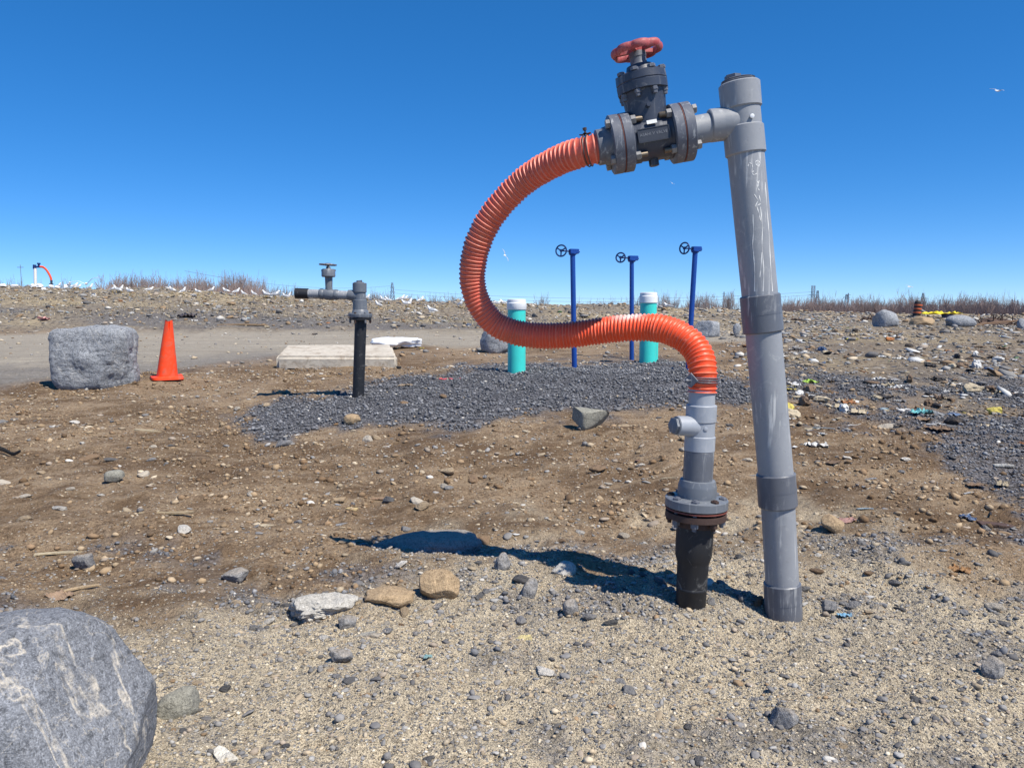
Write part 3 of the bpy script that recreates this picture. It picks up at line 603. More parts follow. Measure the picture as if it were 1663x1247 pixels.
boulder(133, 924, 42, 26, M['dusty'], "rock", "blue-grey stone in the brown soil at the left", "rock", 38, .7, 4, 2.4, 15, .05, .4, .2)
boulder(375, 948, 50, 22, M['dusty'], "rock", "flat blue-grey stone on the border of soil and sand", "rock", 39, .7, 4, 2.4, 15, .05, .3, .25)

# ------------------------------------------------------------------ individual field stones (copies of a few shapes)
SHAPES = []
for k in range(14):
    v, f = stone_verts(3, 300 + k, 14 if k % 2 else 9, (.5, .88), .05, 2.3, .05); SHAPES.append(mesh_from("stone", v * .5, f, M['stone'], True, .7))
KIND = [("grey", (.225,.22,.22)), ("dark grey", (.12,.118,.12)), ("pale", (.46,.41,.34)), ("tan", (.40,.31,.21)), ("brown", (.22,.15,.095)), ("white", (.58,.55,.50))]
def field_stones(n, y0, y1, med, lo, hi, where, group, w, seed, flat=.5, zone=None, ypow=0., sink=.28):
    r = np.random.default_rng(seed); pts = scatter(n * 4, y0, y1, .68, seed, zone, ypow)[:n]; sz = lognorm(len(pts), med, .42, lo, hi, seed + 1); w = np.array(w, float) / sum(w)
    for (x, y), s in zip(pts, sz):
        nm, c = KIND[r.choice(len(KIND), p=w)]; me = SHAPES[r.integers(len(SHAPES))]
        o = bpy.data.objects.new("stone", me); COL.objects.link(o); f = r.uniform(.7, 1.25) * flat
        o.scale = (s * r.uniform(.9, 1.5), s * r.uniform(.7, 1), s * f); o.rotation_euler = (r.normal(0, .15), r.normal(0, .15), r.uniform(0, 6.28))
        o.location = (x, y, gz(x, y) + s * f * .5 * (1 - 2 * sink)); j = r.uniform(.8, 1.2)
        o.color = (*[q * j for q in c], 1)
        tag(o, f"{nm} stone {'half buried' if sink > .3 else 'lying'} {where}", "stone", f"{nm} stones {group}")
field_stones(92, 2.2, 4.3, .038, .026, .08, "in the pale foreground sand", "in the foreground sand", (5,3,.6,.8,.6,.4), 61, .42, lambda g, s, r, d: s, 0, .36)
field_stones(122, 4.6, 9.5, .066, .04, .16, "in the open brown soil before the gravel", "in the brown soil", (2,.7,3.4,3,1.6,1.2), 63, .5, lambda g, s, r, d: (1 - g) * (1 - s), 0, .36)
field_stones(34, 5.0, 10, .07, .045, .16, "among the dark gravel on the right slope", "on the right slope", (3,3,1.5,1.2,1,1), 65, .5, lambda g, s, r, d: np.clip(g, 0, 1), 0, .28)

field_stones(48, 3.5, 4.75, .05, .03, .13, "on the crest of the sandy mound by the pipe shadows", "on the crest of the sandy mound", (4,1.5,1.6,2.6,1,.8), 67, .5, lambda g, s, r, d: s, 0, .36)
# ------------------------------------------------------------------ main gas wellhead
YP = 3.72; KP = YP / F
root = thing("gas_wellhead", "large gas wellhead with an orange corrugated hose looping from valve to flanged black pipe", "gas wellhead", W(1180, 1000, YP))
def seg(mb, c0, c1, hw0, hw1=None, Y=YP, **k):
    hw1 = hw0 if hw1 is None else hw1
    return mb.cyl(W(*c0, Y), W(*c1, Y), hw0 * KP, hw1 * KP, **k)
sx = lambda y: np.interp(y, [128, 230, 510, 795, 970, 1030], [1199.5, 1209, 1237, 1262, 1271.5, 1274])
def sp(y): return (float(sx(y)), y)
mb = MB(); seg(mb, sp(240), sp(500), 28.3); seg(mb, sp(525), sp(785), 28.0); seg(mb, sp(805), sp(965), 27); seg(mb, sp(985), sp(1045), 24)
stand = mb.build("standpipe", M['pvc'], root)
for a, b_, hw, m_ in ((479, 540, 31.8, 'pvc_dark'), (768, 822, 31.3, 'pvc_dark'), (945, 1004, 30.2, 'pvc_dark')):
    mb = MB(); mid = (a + b_) / 2; seg(mb, sp(a), sp(b_), hw); seg(mb, sp(mid - .6), sp(mid + .6), hw + .35); mb.build("coupling", M[m_], stand)
mb = MB(); seg(mb, sp(136), sp(178), 31.8, 31.4, n=48); seg(mb, sp(170), sp(215), 28.8); seg(mb, sp(206), sp(252), 31.4, n=48)
A = W(1206, 198, YP); B = W(1152, 205, YP); D = (B - A); L = D.length
mb.lathe(A, D, [(0, 25 * KP), (L * .35, 27 * KP), (L * .62, 25.5 * KP), (L * .66, 25.5 * KP), (L - .004, 25.5 * KP), (L, 24.5 * KP)])
tee = mb.build("pipe_tee", M['pvc'], stand)
mb = MB(); T = W(1199, 134, YP); ax = (W(1199, 128, YP) - W(1208.5, 230, YP)).normalized()
mb.lathe(T - ax * .004, ax, [(0, 26 * KP), (.006, 27 * KP), (.010, 25 * KP), (.014, 26 * KP), (.018, 23 * KP), (.02, 14 * KP), (.021, 9 * KP)])
mb.lathe(T - ax * .001 + ax * .018 - Vector((8 * KP, 0, 0)), ax, [(0, 13 * KP), (.014, 13 * KP), (.016, 11 * KP)], 6)
mb.build("threaded_plug", M['flange'], stand)
mb = MB()
for cx, cy, pts in ((1222, 189, [(0, 0), (0, 1)]),):
    c = W(cx - 1, cy, YP - .088); mb.lathe(c, Vector((0, -1, 0)), [(0, .010), (.008, .010), (.009, .007)], 16)
mb.build("stopper", M['cap'], stand)
# paint scribbles on the pipe
def on_pipe(px, py, lift=.0012):
    c = W(float(sx(py)), py, YP); r = 28.3 * KP + lift; p_ = W(px, py, YP); dx = p_.x - c.x
    return Vector((p_.x, c.y - math.sqrt(max(r * r - dx * dx, 1e-5)), p_.z))
mb = MB()
for st in ([(1214,352),(1215,380),(1214,400),(1217,430),(1218,474)], [(1226,340),(1229,372),(1228,400),(1231,440),(1230,474)], [(1236,300),(1238,340),(1241,380),(1243,430),(1246,474)], [(1219,148),(1219,170)], [(1221,180),(1220,204)], [(1226,214),(1226,236)], [(1228,412),(1226,440),(1225,452)], [(1206,276),(1208,270),(1212,272),(1213,277)], [(1218,268),(1223,266),(1226,270),(1223,276),(1219,273),(1218,268)], [(1215,283),(1212,286),(1215,290),(1220,287)],
           [(1220,299),(1223,304),(1221,309),(1224,314)], [(1224,298),(1220,308)], [(1216,320),(1222,330),(1217,340),(1226,335)], [(1220,340),(1224,352),(1226,362)], [(1224,322),(1226,332)]):
    mb = MB(); fine = [(a_[0] + (b_[0] - a_[0]) * t_, a_[1] + (b_[1] - a_[1]) * t_) for a_, b_ in zip(st[:-1], st[1:]) for t_ in (0, .34, .67)] + [st[-1]]
    L1, L2, U1, U2 = [], [], [], []
    for i, q in enumerate(fine):
        a_, b_ = fine[max(i - 1, 0)], fine[min(i + 1, len(fine) - 1)]; dx_, dy_ = b_[0] - a_[0], b_[1] - a_[1]; dl = math.hypot(dx_, dy_) or 1; w_ = .75 * (.6 + .4 * math.sin(i * 1.7))
        for lst, sg, lf in ((L1, 1, .0002), (L2, -1, .0002), (U1, 1, .0007), (U2, -1, .0007)): lst.append(on_pipe(q[0] - dy_ / dl * w_ * sg, q[1] + dx_ / dl * w_ * sg, lf))
    mb.rings([[L1[i], U1[i], U2[i], L2[i]] for i in range(len(fine))]); mb.build("paint_scribble", M['white'], stand)

# valve frame: ex along the bore to the right, ez up the stem, ey away from the camera
O = W(1056, 225, YP); ex = (W(1103, 215, YP) - W(1008, 232, YP)).normalized(); ey = Vector((0, 1, 0)); ez = ex.cross(ey).normalized()
def L_(x, y, z): return O + (ex * x + ey * y + ez * z) * KP
def vl(mb, prof, axis='x', n=40, off=(0, 0, 0), ell=1.0):
    d = {'x': ex, 'z': ez, 'y': ey}[axis]; a = {'x': (ey, ez), 'z': (ex, ey), 'y': (ez, ex)}[axis]
    return mb.lathe(L_(*off), d, [(t * KP, r * KP) for t, r in prof], n, ell, ax=a)
mb = MB(); vl(mb, [(-34, 36), (-30, 36), (-26, 33), (-10, 34), (10, 34), (26, 33), (30, 36), (34, 36)], 'x')
vl(mb, [(0, 32), (20, 31.5), (45, 32), (62, 33.5), (72, 36)], 'z', 40, (0, 0, 0), .92)
vl(mb, [(-44, 6), (-43, 8), (-30, 8)], 'z', 8)
vl(mb, [(-37, 3), (-36, 3.6), (-30, 3.6)], 'y', 12, (-2, 0, 44))
valve = mb.build("gate_valve", M['valve'], root)
mb = MB(); vl(mb, [(70, 36), (71, 40), (83, 40.5), (84, 39.5), (85, 39.5), (86, 40.5), (97, 40), (98.5, 38)], 'z', 12)
vl(mb, [(98, 24), (104, 22), (112, 20), (113, 12)], 'z', 24)
bon = mb.build("bonnet", M['valve'], valve)
for k in range(8):
    a = k * math.pi / 4 + .35; mb = MB()
    vl(mb, [(60, 3.6), (63, 4), (98, 4), (99, 6.5), (103, 6.5), (104, 5)], 'z', 6, (34 * math.cos(a), 34 * math.sin(a), 0)); vl(mb, [(65, 5.2), (70, 5.2)], 'z', 6, (34 * math.cos(a), 34 * math.sin(a), 0))
    mb.build("bolt", M['flange'], valve)
mb = MB(); vl(mb, [(110, 13), (114, 14), (116, 13), (124, 12.6), (125, 13.4), (133, 13), (134, 10)], 'z', 24); mb.build("stem", M['flange'], valve)
mb = MB(); hc = L_(0, 0, 136)
mb.torus(hc, ez, 35.5 * KP, 3.9 * KP, 96, 10, 8, 4.0 * KP, 1.6)
vl(mb, [(127, 11), (129, 13), (140, 13), (142, 11)], 'z', 20)
for k in range(5):
    a = k * 2 * math.pi / 5 + .5; mb.bar(hc + (ex * math.cos(a) + ey * math.sin(a)) * 8 * KP, hc + (ex * math.cos(a) + ey * math.sin(a)) * 31 * KP, 7 * KP, 6 * KP, ez)
mb.build("handwheel", M['redwheel'], valve)
mb = MB(); vl(mb, [(140, 7), (143, 7), (144, 5), (150, 5), (152, 3.5)], 'z', 6); mb.build("wheel_nut", M['zinc'], valve)
for sgn in (-1, 1):
    for a, b_, nm, m_ in ((32, 47, "flange", 'flange'), (47, 48.3, "gasket", 'gasket'), (48.3, 64, "flange", 'flange')):
        r = 45.5 if nm == "flange" else 45.1
        if sgn < 0: a, b_ = -b_, -a
        mb = MB(); vl(mb, [(a, r - 1.6), (a + 1.0, r), (b_ - 1.0, r), (b_, r - 1.6)] if nm == "flange" else [(a + .05, r), (b_ - .05, r)], 'x', 48); mb.build(nm, M[m_], valve)
    for k in range(4):
        a = (k + .5) * math.pi / 2; y_, z_ = 38.5 * math.cos(a), 38.5 * math.sin(a); mb = MB()
        if sgn > 0: vl(mb, [(13, 3.6), (14, 4.2), (68, 4.2)], 'x', 10, (0, y_, z_)); hx = [(24, 32), (64, 71)]
        else: vl(mb, [(-68, 4.2), (-14, 4.2), (-13, 3.6)], 'x', 10, (0, y_, z_)); hx = [(-32, -24), (-71, -64)]
        sh = mb.build("flange_bolt", M['bronze'], valve)
        for q0, q1 in hx:
            mb = MB(); vl(mb, [(q0, 6.6), (q0 + .6, 7.2), (q1 - .6, 7.2), (q1, 6.6)], 'x', 6, (0, y_, z_)); mb.build("bolt_nut", M['zinc'], valve)
mb = MB(); vl(mb, [(-86, 26), (-85, 27.5), (-76, 27.5), (-74, 29), (-64, 31)], 'x'); mb.build("hose_adapter", M['pvc_dark'], valve)
mb = MB(); vl(mb, [(64, 27), (68, 23), (72, 22.3), (110, 22.3)], 'x'); mb.build("outlet_pipe", M['pvc'], valve)
mb = MB(); mb.box(L_(-1, -33.5, -1), ex * 24 * KP, ey * 2.6 * KP, ez * 9.5 * KP, .0015)
for a, b_ in (((-25, 9), (23, 9)), ((-25, -11), (23, -11)), ((-25, -11), (-25, 9)), ((23, -11), (23, 9))): mb.bar(L_(a[0], -36.2, a[1]), L_(b_[0], -36.2, b_[1]), 1.3 * KP, 1.3 * KP, ey)
npl = mb.build("nameplate", M['plate'], valve)
def text_mesh(txt, size, pos, xd, yd, nd, mat, parent, name, depth=.0012):
    cu = bpy.data.curves.new("t", 'FONT'); cu.body = txt; cu.size = 1; cu.align_x = 'CENTER'; cu.align_y = 'CENTER'; cu.extrude = .5
    ob = bpy.data.objects.new("t", cu); COL.objects.link(ob); bpy.context.view_layer.update()
    me = bpy.data.meshes.new_from_object(ob.evaluated_get(bpy.context.evaluated_depsgraph_get()))
    bpy.data.objects.remove(ob); bpy.data.curves.remove(cu)
    o = Vector(parent['o'])
    for v in me.vertices: v.co = pos + xd * (v.co.x * size) + yd * (v.co.y * size) + nd * (v.co.z * depth) - o
    me.name = name; me.materials.clear(); me.materials.append(mat)
    t = bpy.data.objects.new(name, me); COL.objects.link(t); t.parent = parent; return t
tx = text_mesh("ASAHI V VALVE", 6.4 * KP, L_(-1, -36.2, 0), ex, ez, -ey, M['letter'], valve, "lettering")
mb = MB(); mb.box(L_(-1, -33.0, 18), ex * 8 * KP, ey * 1.2 * KP, ez * 3 * KP + ey * .5 * KP, .001); mb.build("paper_tag", M['white'], valve)

# hose
hp = [(976,240.5,3.72,24.5),(962,243.5,3.725,24.3),(940,249,3.75,24),(905,262,3.82,23.6),(852,294,3.93,23.2),(803,345,4.0,22.9),(777,393,4.05,22.8),(767.5,436,4.09,22.6),(769,468,4.11,22.4),(781,499,4.12,22.4),(803,525,4.13,22.4),(831,538,4.13,22.4),(857,543.5,4.12,22.4),(890,545.5,4.1,22.4),(930,543.5,4.07,22.4),(970,538,4.03,22.4),(1013,533,3.98,22.4),(1055,532,3.93,22.6),(1083,536,3.88,22.8),(1113,550,3.82,23),(1134,573,3.77,23.2),(1141.5,603,3.725,23.4),(1140.3,637,3.72,23.4)]
ctrl = [W(a, b_, c) for a, b_, c, d in hp]
def catmull(P, per):
    out = []; P = [P[0] * 2 - P[1]] + P + [P[-1] * 2 - P[-2]]
    for i in range(1, len(P) - 2):
        for j in range(per):
            t = j / per; a, b_, c, d = P[i - 1:i + 3]
            out.append(.5 * ((2 * b_) + (c - a) * t + (2 * a - 5 * b_ + 4 * c - d) * t * t + (3 * b_ - a - 3 * c + d) * t ** 3))
    out.append(P[-2]); return out
cv = catmull(ctrl, 24); cl = np.concatenate([[0], np.cumsum([(cv[i + 1] - cv[i]).length for i in range(len(cv) - 1)])]); TL = cl[-1]
cva = np.array([tuple(p_) for p_ in cv])
def hose_at(s): return Vector([float(np.interp(s, cl, cva[:, i])) for i in range(3)])
pitch = .0212; prof = [(0, .905), (.10, .985), (.16, 1.0), (.24, 1.0), (.30, .975), (.48, .925), (.78, .90)]
hs_ = []; s0_ = 0.0; hr = np.random.default_rng(3)
while s0_ < TL:
    pt = float(np.interp(s0_ / TL, [0, .25, .45, .6, .72, .85, .93, 1], [.0245, .0235, .0195, .0180, .0182, .0205, .0225, .0215])) * hr.uniform(.95, 1.05); kr = hr.uniform(.985, 1.012)
    for t, r in prof:
        if s0_ + t * pt <= TL: hs_.append((s0_ + t * pt, r * (kr if r > .95 else 1)))
    s0_ += pt
RH = .0712; n = 40; rings = []; x = None; fade = []; lip_highlight = []; scuff = []
for s_, r in hs_:
    p_ = hose_at(s_); d = (hose_at(min(s_ + .012, TL)) - hose_at(max(s_ - .012, 0))).normalized()
    if x is None: x, yv, _ = frame(d)
    else: x = (x - d * x.dot(d)).normalized()
    yv = d.cross(x)
    wob = 1 + .012 * math.sin(s_ * 9.1) + .008 * math.sin(s_ * 61)
    rings.append([p_ + (x * math.cos(2 * math.pi * j / n) + yv * math.sin(2 * math.pi * j / n)) * RH * r * wob for j in range(n)])
    f_ = 1 - float(sm(.45 * TL, .72 * TL, s_)); q = s_ / TL
    for j in range(n):
        fade.append(f_); lip_highlight.append(1.0 if r > .98 else 0.0)
        up = rings[-1][j].z - p_.z
        scuff.append(max(0, 1 - abs(q - .772) / .04) * float(sm(.035, .06, up)) + .0)
mb = MB(); mb.rings(rings)
hose = mb.build("corrugated_hose", M['hose'], root, None, False, .9)
for nm, a in (("fade", fade), ("lip_highlight", lip_highlight), ("scuff", scuff)):
    at = hose.data.attributes.new(nm, 'FLOAT', 'POINT'); at.data.foreach_set("value", np.array(a, np.float32))
def clamp(s0, side, name="hose_clamp"):
    mb = MB()
    for ds in (-.008, .006):
        c = hose_at(s0 + ds); d = (hose_at(s0 + ds + .01) - hose_at(s0 + ds - .01)).normalized(); mb.torus(c, d, RH * 1.035, .0030, 40, 6)
    c = hose_at(s0); d = (hose_at(s0 + .01) - hose_at(s0 - .01)).normalized(); side = (side - d * side.dot(d)).normalized(); t = d.cross(side)
    q = c + side * RH * 1.06
    mb.tube([q - d * .026 + side * .002, q - d * .012 - side * .001, q + side * .006, q + d * .012 - side * .001, q + d * .028 + side * .003], [(.012, .003), (.017, .003), (.018, .004), (.017, .003), (.01, .003)], 8)
    mb.cyl(q, q + side * .028, .0045, n=8); mb.lathe(q + side * .018, side, [(0, .010), (.012, .011), (.013, .009)], 6)
    return mb.build(name, M['clampm'], hose)
clamp(.062, Vector((0, -.15, 1)))
mb = MB(); s0 = TL - .062
for ds in (-.009, .0, .009):
    c = hose_at(s0 + ds); d = (hose_at(s0 + ds + .01) - hose_at(s0 + ds - .01)).normalized(); mb.torus(c, d, RH * 1.035, .0028, 40, 6)
c = hose_at(s0); q = c + Vector((-RH * .93, -.03, 0))
mb.lathe(q + Vector((.0, -.012, 0)), Vector((-.55, -.8, .0)), [(0, .036), (.004, .037), (.008, .034)], 4); mb.cyl(q + Vector((.01, -.014, 0)), q + Vector((-.045, -.03, 0)), .0035, n=8)
mb.lathe(q + Vector((-.02, -.022, 0)), Vector((-1, -.3, 0)), [(0, .009), (.012, .009)], 6)
mb.build("hose_clamp", M['flange'], hose)

# riser under the hose
rx = lambda y: float(np.interp(y, [630, 690, 760, 810, 900, 990], [1140.5, 1138, 1134, 1131.5, 1126, 1120.5]))
def rp(y): return (rx(y), y)
mb = MB(); seg(mb, rp(628), rp(665), 21.2); seg(mb, rp(657), rp(685), 24.9); seg(mb, rp(680), rp(712), 23.4); seg(mb, rp(707), rp(732), 24.8)
A = W(1138, 693, YP); B = W(1098, 691, YP - .06); D = B - A; L = D.length
mb.lathe(A, D, [(0, 19 * KP), (L * .3, 18.5 * KP), (L * .62, 16.3 * KP), (L * .9, 15.8 * KP), (L, 15 * KP)])
riser = mb.build("riser_tee", M['pvc_clean'], root)
mb = MB(); d_ = D.normalized(); mb.lathe(B - d_ * .002, D, [(0, 14.4 * KP), (.007, 14.4 * KP), (.008, 12 * KP)], 24); mb.lathe(B + d_ * .006, D, [(0, 13.5 * KP), (.013, 13.5 * KP), (.015, 11.5 * KP)], 6); mb.build("port_plug", M['flange_clean'], riser)
mb = MB(); c = W(1146, 697, YP - .068); mb.lathe(c, Vector((.1, -1, 0)), [(0, .010), (.004, .010), (.005, .008)], 16); mb.build("stopper", M['pvc_clean'], riser)
mb = MB(); seg(mb, rp(731), rp(784), 24.3); mb.build("riser_pipe", M['pvc_dark'], root)
mb = MB(); axd = (W(*rp(900), YP) - W(*rp(760), YP)).normalized(); P0 = W(*rp(778), YP); tt = lambda y: (W(*rp(y), YP) - P0).dot(axd)
mb.lathe(P0, axd, [(0, 27 * KP), (.003, 28.5 * KP), (tt(787), 31 * KP), (tt(789), 31.5 * KP), (tt(806), 31.5 * KP), (tt(808), 49.5 * KP), (tt(809), 51 * KP), (tt(821), 51.3 * KP), (tt(822), 50 * KP)], 48)
fl = mb.build("flange", M['flange_clean'], root)
mb = MB(); mb.lathe(P0, axd, [(tt(823.5), 50 * KP), (tt(825.5), 50.5 * KP), (tt(826), 50 * KP)], 48); mb.build("gasket", M['gasket'], root)
mb = MB(); mb.lathe(P0, axd, [(tt(829.5), 47 * KP), (tt(830), 49.5 * KP), (tt(839), 50 * KP), (tt(840), 48 * KP)], 48); mb.lathe(P0, axd, [(tt(821), 34 * KP), (tt(852), 34 * KP)], 36); mb.build("backing_ring", M['rust'], root)
fx, fy, _ = frame(axd)
for k in range(8):
    a = (k + .35) * math.pi / 4; o_ = P0 + (fx * math.cos(a) + fy * math.sin(a)) * 42 * KP; mb = MB()
    mb.lathe(o_, axd, [(tt(803), 3.5 * KP), (tt(852), 3.5 * KP)], 10); mb.lathe(o_, axd, [(tt(804), 5.5 * KP), (tt(804.6), 6.6 * KP), (tt(808), 6.6 * KP)], 6)
    mb.lathe(o_, axd, [(tt(840), 6.6 * KP), (tt(847), 6.6 * KP), (tt(847.6), 5.5 * KP)], 6); mb.build("flange_bolt", M['flange'] if k % 3 else M['rust'], root)
mb = MB(); mb.lathe(P0, axd, [(tt(838), 29 * KP), (tt(845), 30.5 * KP), (tt(880), 30.4 * KP), (tt(901), 29.8 * KP), (tt(908), 27.6 * KP), (tt(913), 26 * KP), (tt(951), 25 * KP), (tt(952), 25.7 * KP), (tt(955), 25.7 * KP), (tt(956), 25 * KP), (tt(1040), 24.6 * KP)], 40)
mb.build("casing_pipe", M['black'], root)

# ------------------------------------------------------------------ second wellhead
g = G(582, 645); Y2 = g.y; K2 = Y2 / F
r2 = thing("gas_wellhead", "small grey gas wellhead on a black pipe, its side arm pointing left", "gas wellhead", (g.x, g.y, g.z))
def q2(px, py): return W(px, py, Y2)
mb = MB(); mb.cyl(q2(586, 516), q2(581.5, 652), 9.4 * K2); mb.build("casing_pipe", M['black'], r2)
mb = MB(); mb.lathe(q2(585, 520), Vector((0.02, 0, 1)), [(0, 17.5 * K2), (.03, 18 * K2), (.032, 15 * K2)], 32); lowf = mb.build("backing_ring", M['black'], r2)
mb = MB(); A = q2(585, 515.5); mb.lathe(A, Vector((0.015, 0, 1)), [(0, 18.5 * K2), (.01, 19.2 * K2), (.045, 19.2 * K2), (.055, 13.5 * K2), (.09, 12.4 * K2), (.10, 11.4 * K2)], 36); mb.build("flange", M['flange_clean'], r2)
for k in range(6):
    a = k * math.pi / 3 + .2; c = A + Vector((math.cos(a), math.sin(a), 0)) * 16 * K2; mb = MB(); mb.lathe(c, Vector((0, 0, 1)), [(-.075, .010), (-.06, .016), (-.035, .016), (-.03, .009), (.05, .009), (.052, .016), (.066, .016)], 6); mb.build("bolt", M['zinc'] if k % 2 else M['rust'], r2)
mb = MB(); mb.cyl(q2(584.5, 504), q2(584.3, 487), 11.4 * K2); mb.cyl(q2(584.5, 490), q2(584, 470), 9.6 * K2); mb.cyl(q2(584, 475), q2(584, 459.5), 11.2 * K2)
mb.lathe(q2(584, 481), q2(566, 479) - q2(584, 481), [(0, 8.6 * K2), (.12, 8.6 * K2), (.15, 8.0 * K2)], 28); te = mb.build("pipe_tee", M['flange_clean'], r2)
mb = MB(); mb.lathe(q2(583, 461), Vector((0, 0, 1)), [(0, 8 * K2), (.02, 8 * K2), (.025, 4 * K2), (.04, 4 * K2)], 16); mb.bar(q2(579, 457.5), q2(588, 456.5), .02, .025); mb.build("cap_plug", M['flange'], r2)
mb = MB(); mb.cyl(q2(571, 480), q2(546, 478.6), 7.0 * K2); mb.build("arm_pipe", M['pvc'], r2); mb = MB(); mb.cyl(q2(524, 477.6), q2(496, 476.8), 7.1 * K2); mb.build("arm_pipe", M['pvc'], r2)
mb = MB(); mb.lathe(q2(501, 477), q2(481, 476.3) - q2(501, 477), [(0, 8.0 * K2), (.004, 8.4 * K2), (.165, 8.4 * K2), (.168, 7.2 * K2), (.11, 6.6 * K2)], 28); mb.build("end_sleeve", M['black'], r2)
mb = MB(); A = q2(550, 479); d = q2(520, 477.4) - A
mb.lathe(A, d, [(0, 7.6 * K2), (.02, 8.6 * K2), (.05, 8.6 * K2), (.06, 8 * K2), (.10, 9.2 * K2), (.15, 9.2 * K2), (.19, 8 * K2), (.2, 8.6 * K2), (.235, 8.6 * K2), (.25, 7.4 * K2)], 28)
mb.lathe(q2(534.5, 482), Vector((0, 0, 1)), [(0, 6.8 * K2), (.12, 6.6 * K2), (.30, 7.4 * K2)], 24, .85)
v2 = mb.build("gate_valve", M['flange_clean'], r2)
mb = MB(); mb.lathe(q2(533.5, 450), Vector((0, 0, 1)), [(0, 12.2 * K2), (.01, 13.6 * K2), (.085, 13.4 * K2), (.1, 12 * K2), (.102, 5 * K2), (.13, 4 * K2)], 28, .8)
for dx in (-10, -3.5, 3.5, 10): mb.lathe(q2(533.5 + dx, 440.5), Vector((0, 0, 1)), [(0, .016), (.02, .016)], 6)
mb.build("bonnet", M['flange_clean'], v2)
mb = MB(); mb.lathe(q2(533, 440), Vector((0, 0, 1)), [(0, .022), (.04, .018), (.09, .018)], 10); mb.torus(q2(532.5, 430), Vector((.05, 0, 1)), 12 * K2, 2.0 * K2, 36, 8, 8, 1.5 * K2, .7)
for k in range(4):
    a = k * math.pi / 2 + .4; c = q2(532.5, 430); mb.bar(c, c + Vector((math.cos(a), math.sin(a), 0)) * 11 * K2, .02, .015)
mb.lathe(q2(532.5, 432), Vector((0, 0, 1)), [(0, .035), (.035, .035)], 12); mb.build("handwheel", M['flange'], v2)

# ------------------------------------------------------------------ teal pipes with white caps
def teal(px, pyb, pyt, hw, label, cap_h=17, Yadd=0, capped=True):
    g = G(px, pyb); Y = g.y + Yadd; k = Y / F; z0 = float(H(g.x, Y)) - .05; zt = W(px, pyt, Y).z; X = W(px, pyb, Y).x
    t = thing("monitoring_pipe", label, "pipe", (X, Y, z0 + .05))
    mb = MB(); mb.cyl((X, Y, z0), (X, Y, zt - cap_h * k * .5), hw * k); mb.build("pipe", M['teal'], t)
    if capped:
        mb = MB(); c = Vector((X, Y, zt - cap_h * k)); h = cap_h * k
        mb.lathe(c, Vector((0, 0, 1)), [(0, hw * k * 1.07), (.006, hw * k * 1.10), (h * .62, hw * k * 1.10), (h * .66, hw * k * 1.04), (h * .72, hw * k * 1.03), (h * .95, hw * k * 1.03), (h, hw * k * .95)], 40); mb.build("pipe_cap", M['cap'], t)
    return t
teal(839, 606, 486, 14.6, "teal upright pipe with white cap, the left one, nearest the left blue post")
teal(1051.5, 590, 475, 13.4, "teal upright pipe with white cap, the right one, right of the middle blue post")
teal(1062, 587, 545, 6.5, "short narrow teal pipe tucked behind the right capped teal pipe", 6, .3, False)

# ------------------------------------------------------------------ blue valve posts
def blue_post(base, top, wheel_a, label, hw=4.3, wr=9.5):
    g = G(*base); Y = g.y; k = Y / F; T = W(*top, Y); t = thing("valve_post", label, "valve post", (g.x, g.y, g.z), "blue valve posts on the gravel mound")
    mb = MB(); mb.cyl(g - Vector((0, 0, .08)), T, hw * k, hw * k * .95, n=20); mb.build("post", M['blue'], t)
    mb = MB(); gx = Vector((math.cos(.25), math.sin(.25), 0)); gy = Vector((-gx.y, gx.x, 0)); c = T + Vector((0, 0, 4.5 * k))
    mb.box(c + gx * 2 * k, gx * 7.5 * k, gy * 5 * k, Vector((0, 0, 3.8 * k)), .008); mb.lathe(T - Vector((0, 0, 1.5 * k)), Vector((0, 0, 1)), [(0, 5.2 * k), (2 * k, 6.6 * k), (3.5 * k, 6.6 * k)], 20)
    mb.cyl(c + gx * 9 * k, c + gx * 11.5 * k, 2 * k, n=12); gb = mb.build("gearbox", M['blue'], t)
    mb = MB(); A = c - gx * 4.5 * k; wd = Vector((-math.cos(wheel_a), -math.sin(wheel_a), .06)).normalized(); wc = c - gx * 19.5 * k + Vector((0, -.02, .6 * k)); mb.lathe(A + gx * 3 * k, -gx, [(0, 4.2 * k), (4 * k, 3.6 * k), (5 * k, 2.2 * k)], 14); mb.cyl(A, wc, 1.2 * k, n=10); mb.build("shaft", M['bluedark'], t)
    mb = MB(); mb.torus(wc, wd, wr * k * .93, 1.25 * k, 36, 8); x_, y_, _ = frame(wd)
    for q in range(3):
        a = q * 2 * math.pi / 3 + .5; mb.bar(wc, wc + (x_ * math.cos(a) + y_ * math.sin(a)) * wr * k * .9, 2.0 * k, 1.0 * k, wd)
    mb.lathe(wc - wd * 1.2 * k, wd, [(0, 2.4 * k), (2.4 * k, 2.4 * k)], 12); mb.build("handwheel", M['bluedark'], t)
blue_post((933, 598), (930, 413), 1.15, "left blue valve post with handwheel, beside the left teal pipe")
blue_post((1026, 585), (1026, 424), 1.15, "middle and shortest blue valve post with handwheel, left of the right teal pipe", 3.7, 8)
blue_post((1117, 602), (1129, 409), .75, "right blue valve post with handwheel, leaning right behind the hose's downward bend", 4.3, 9.5)

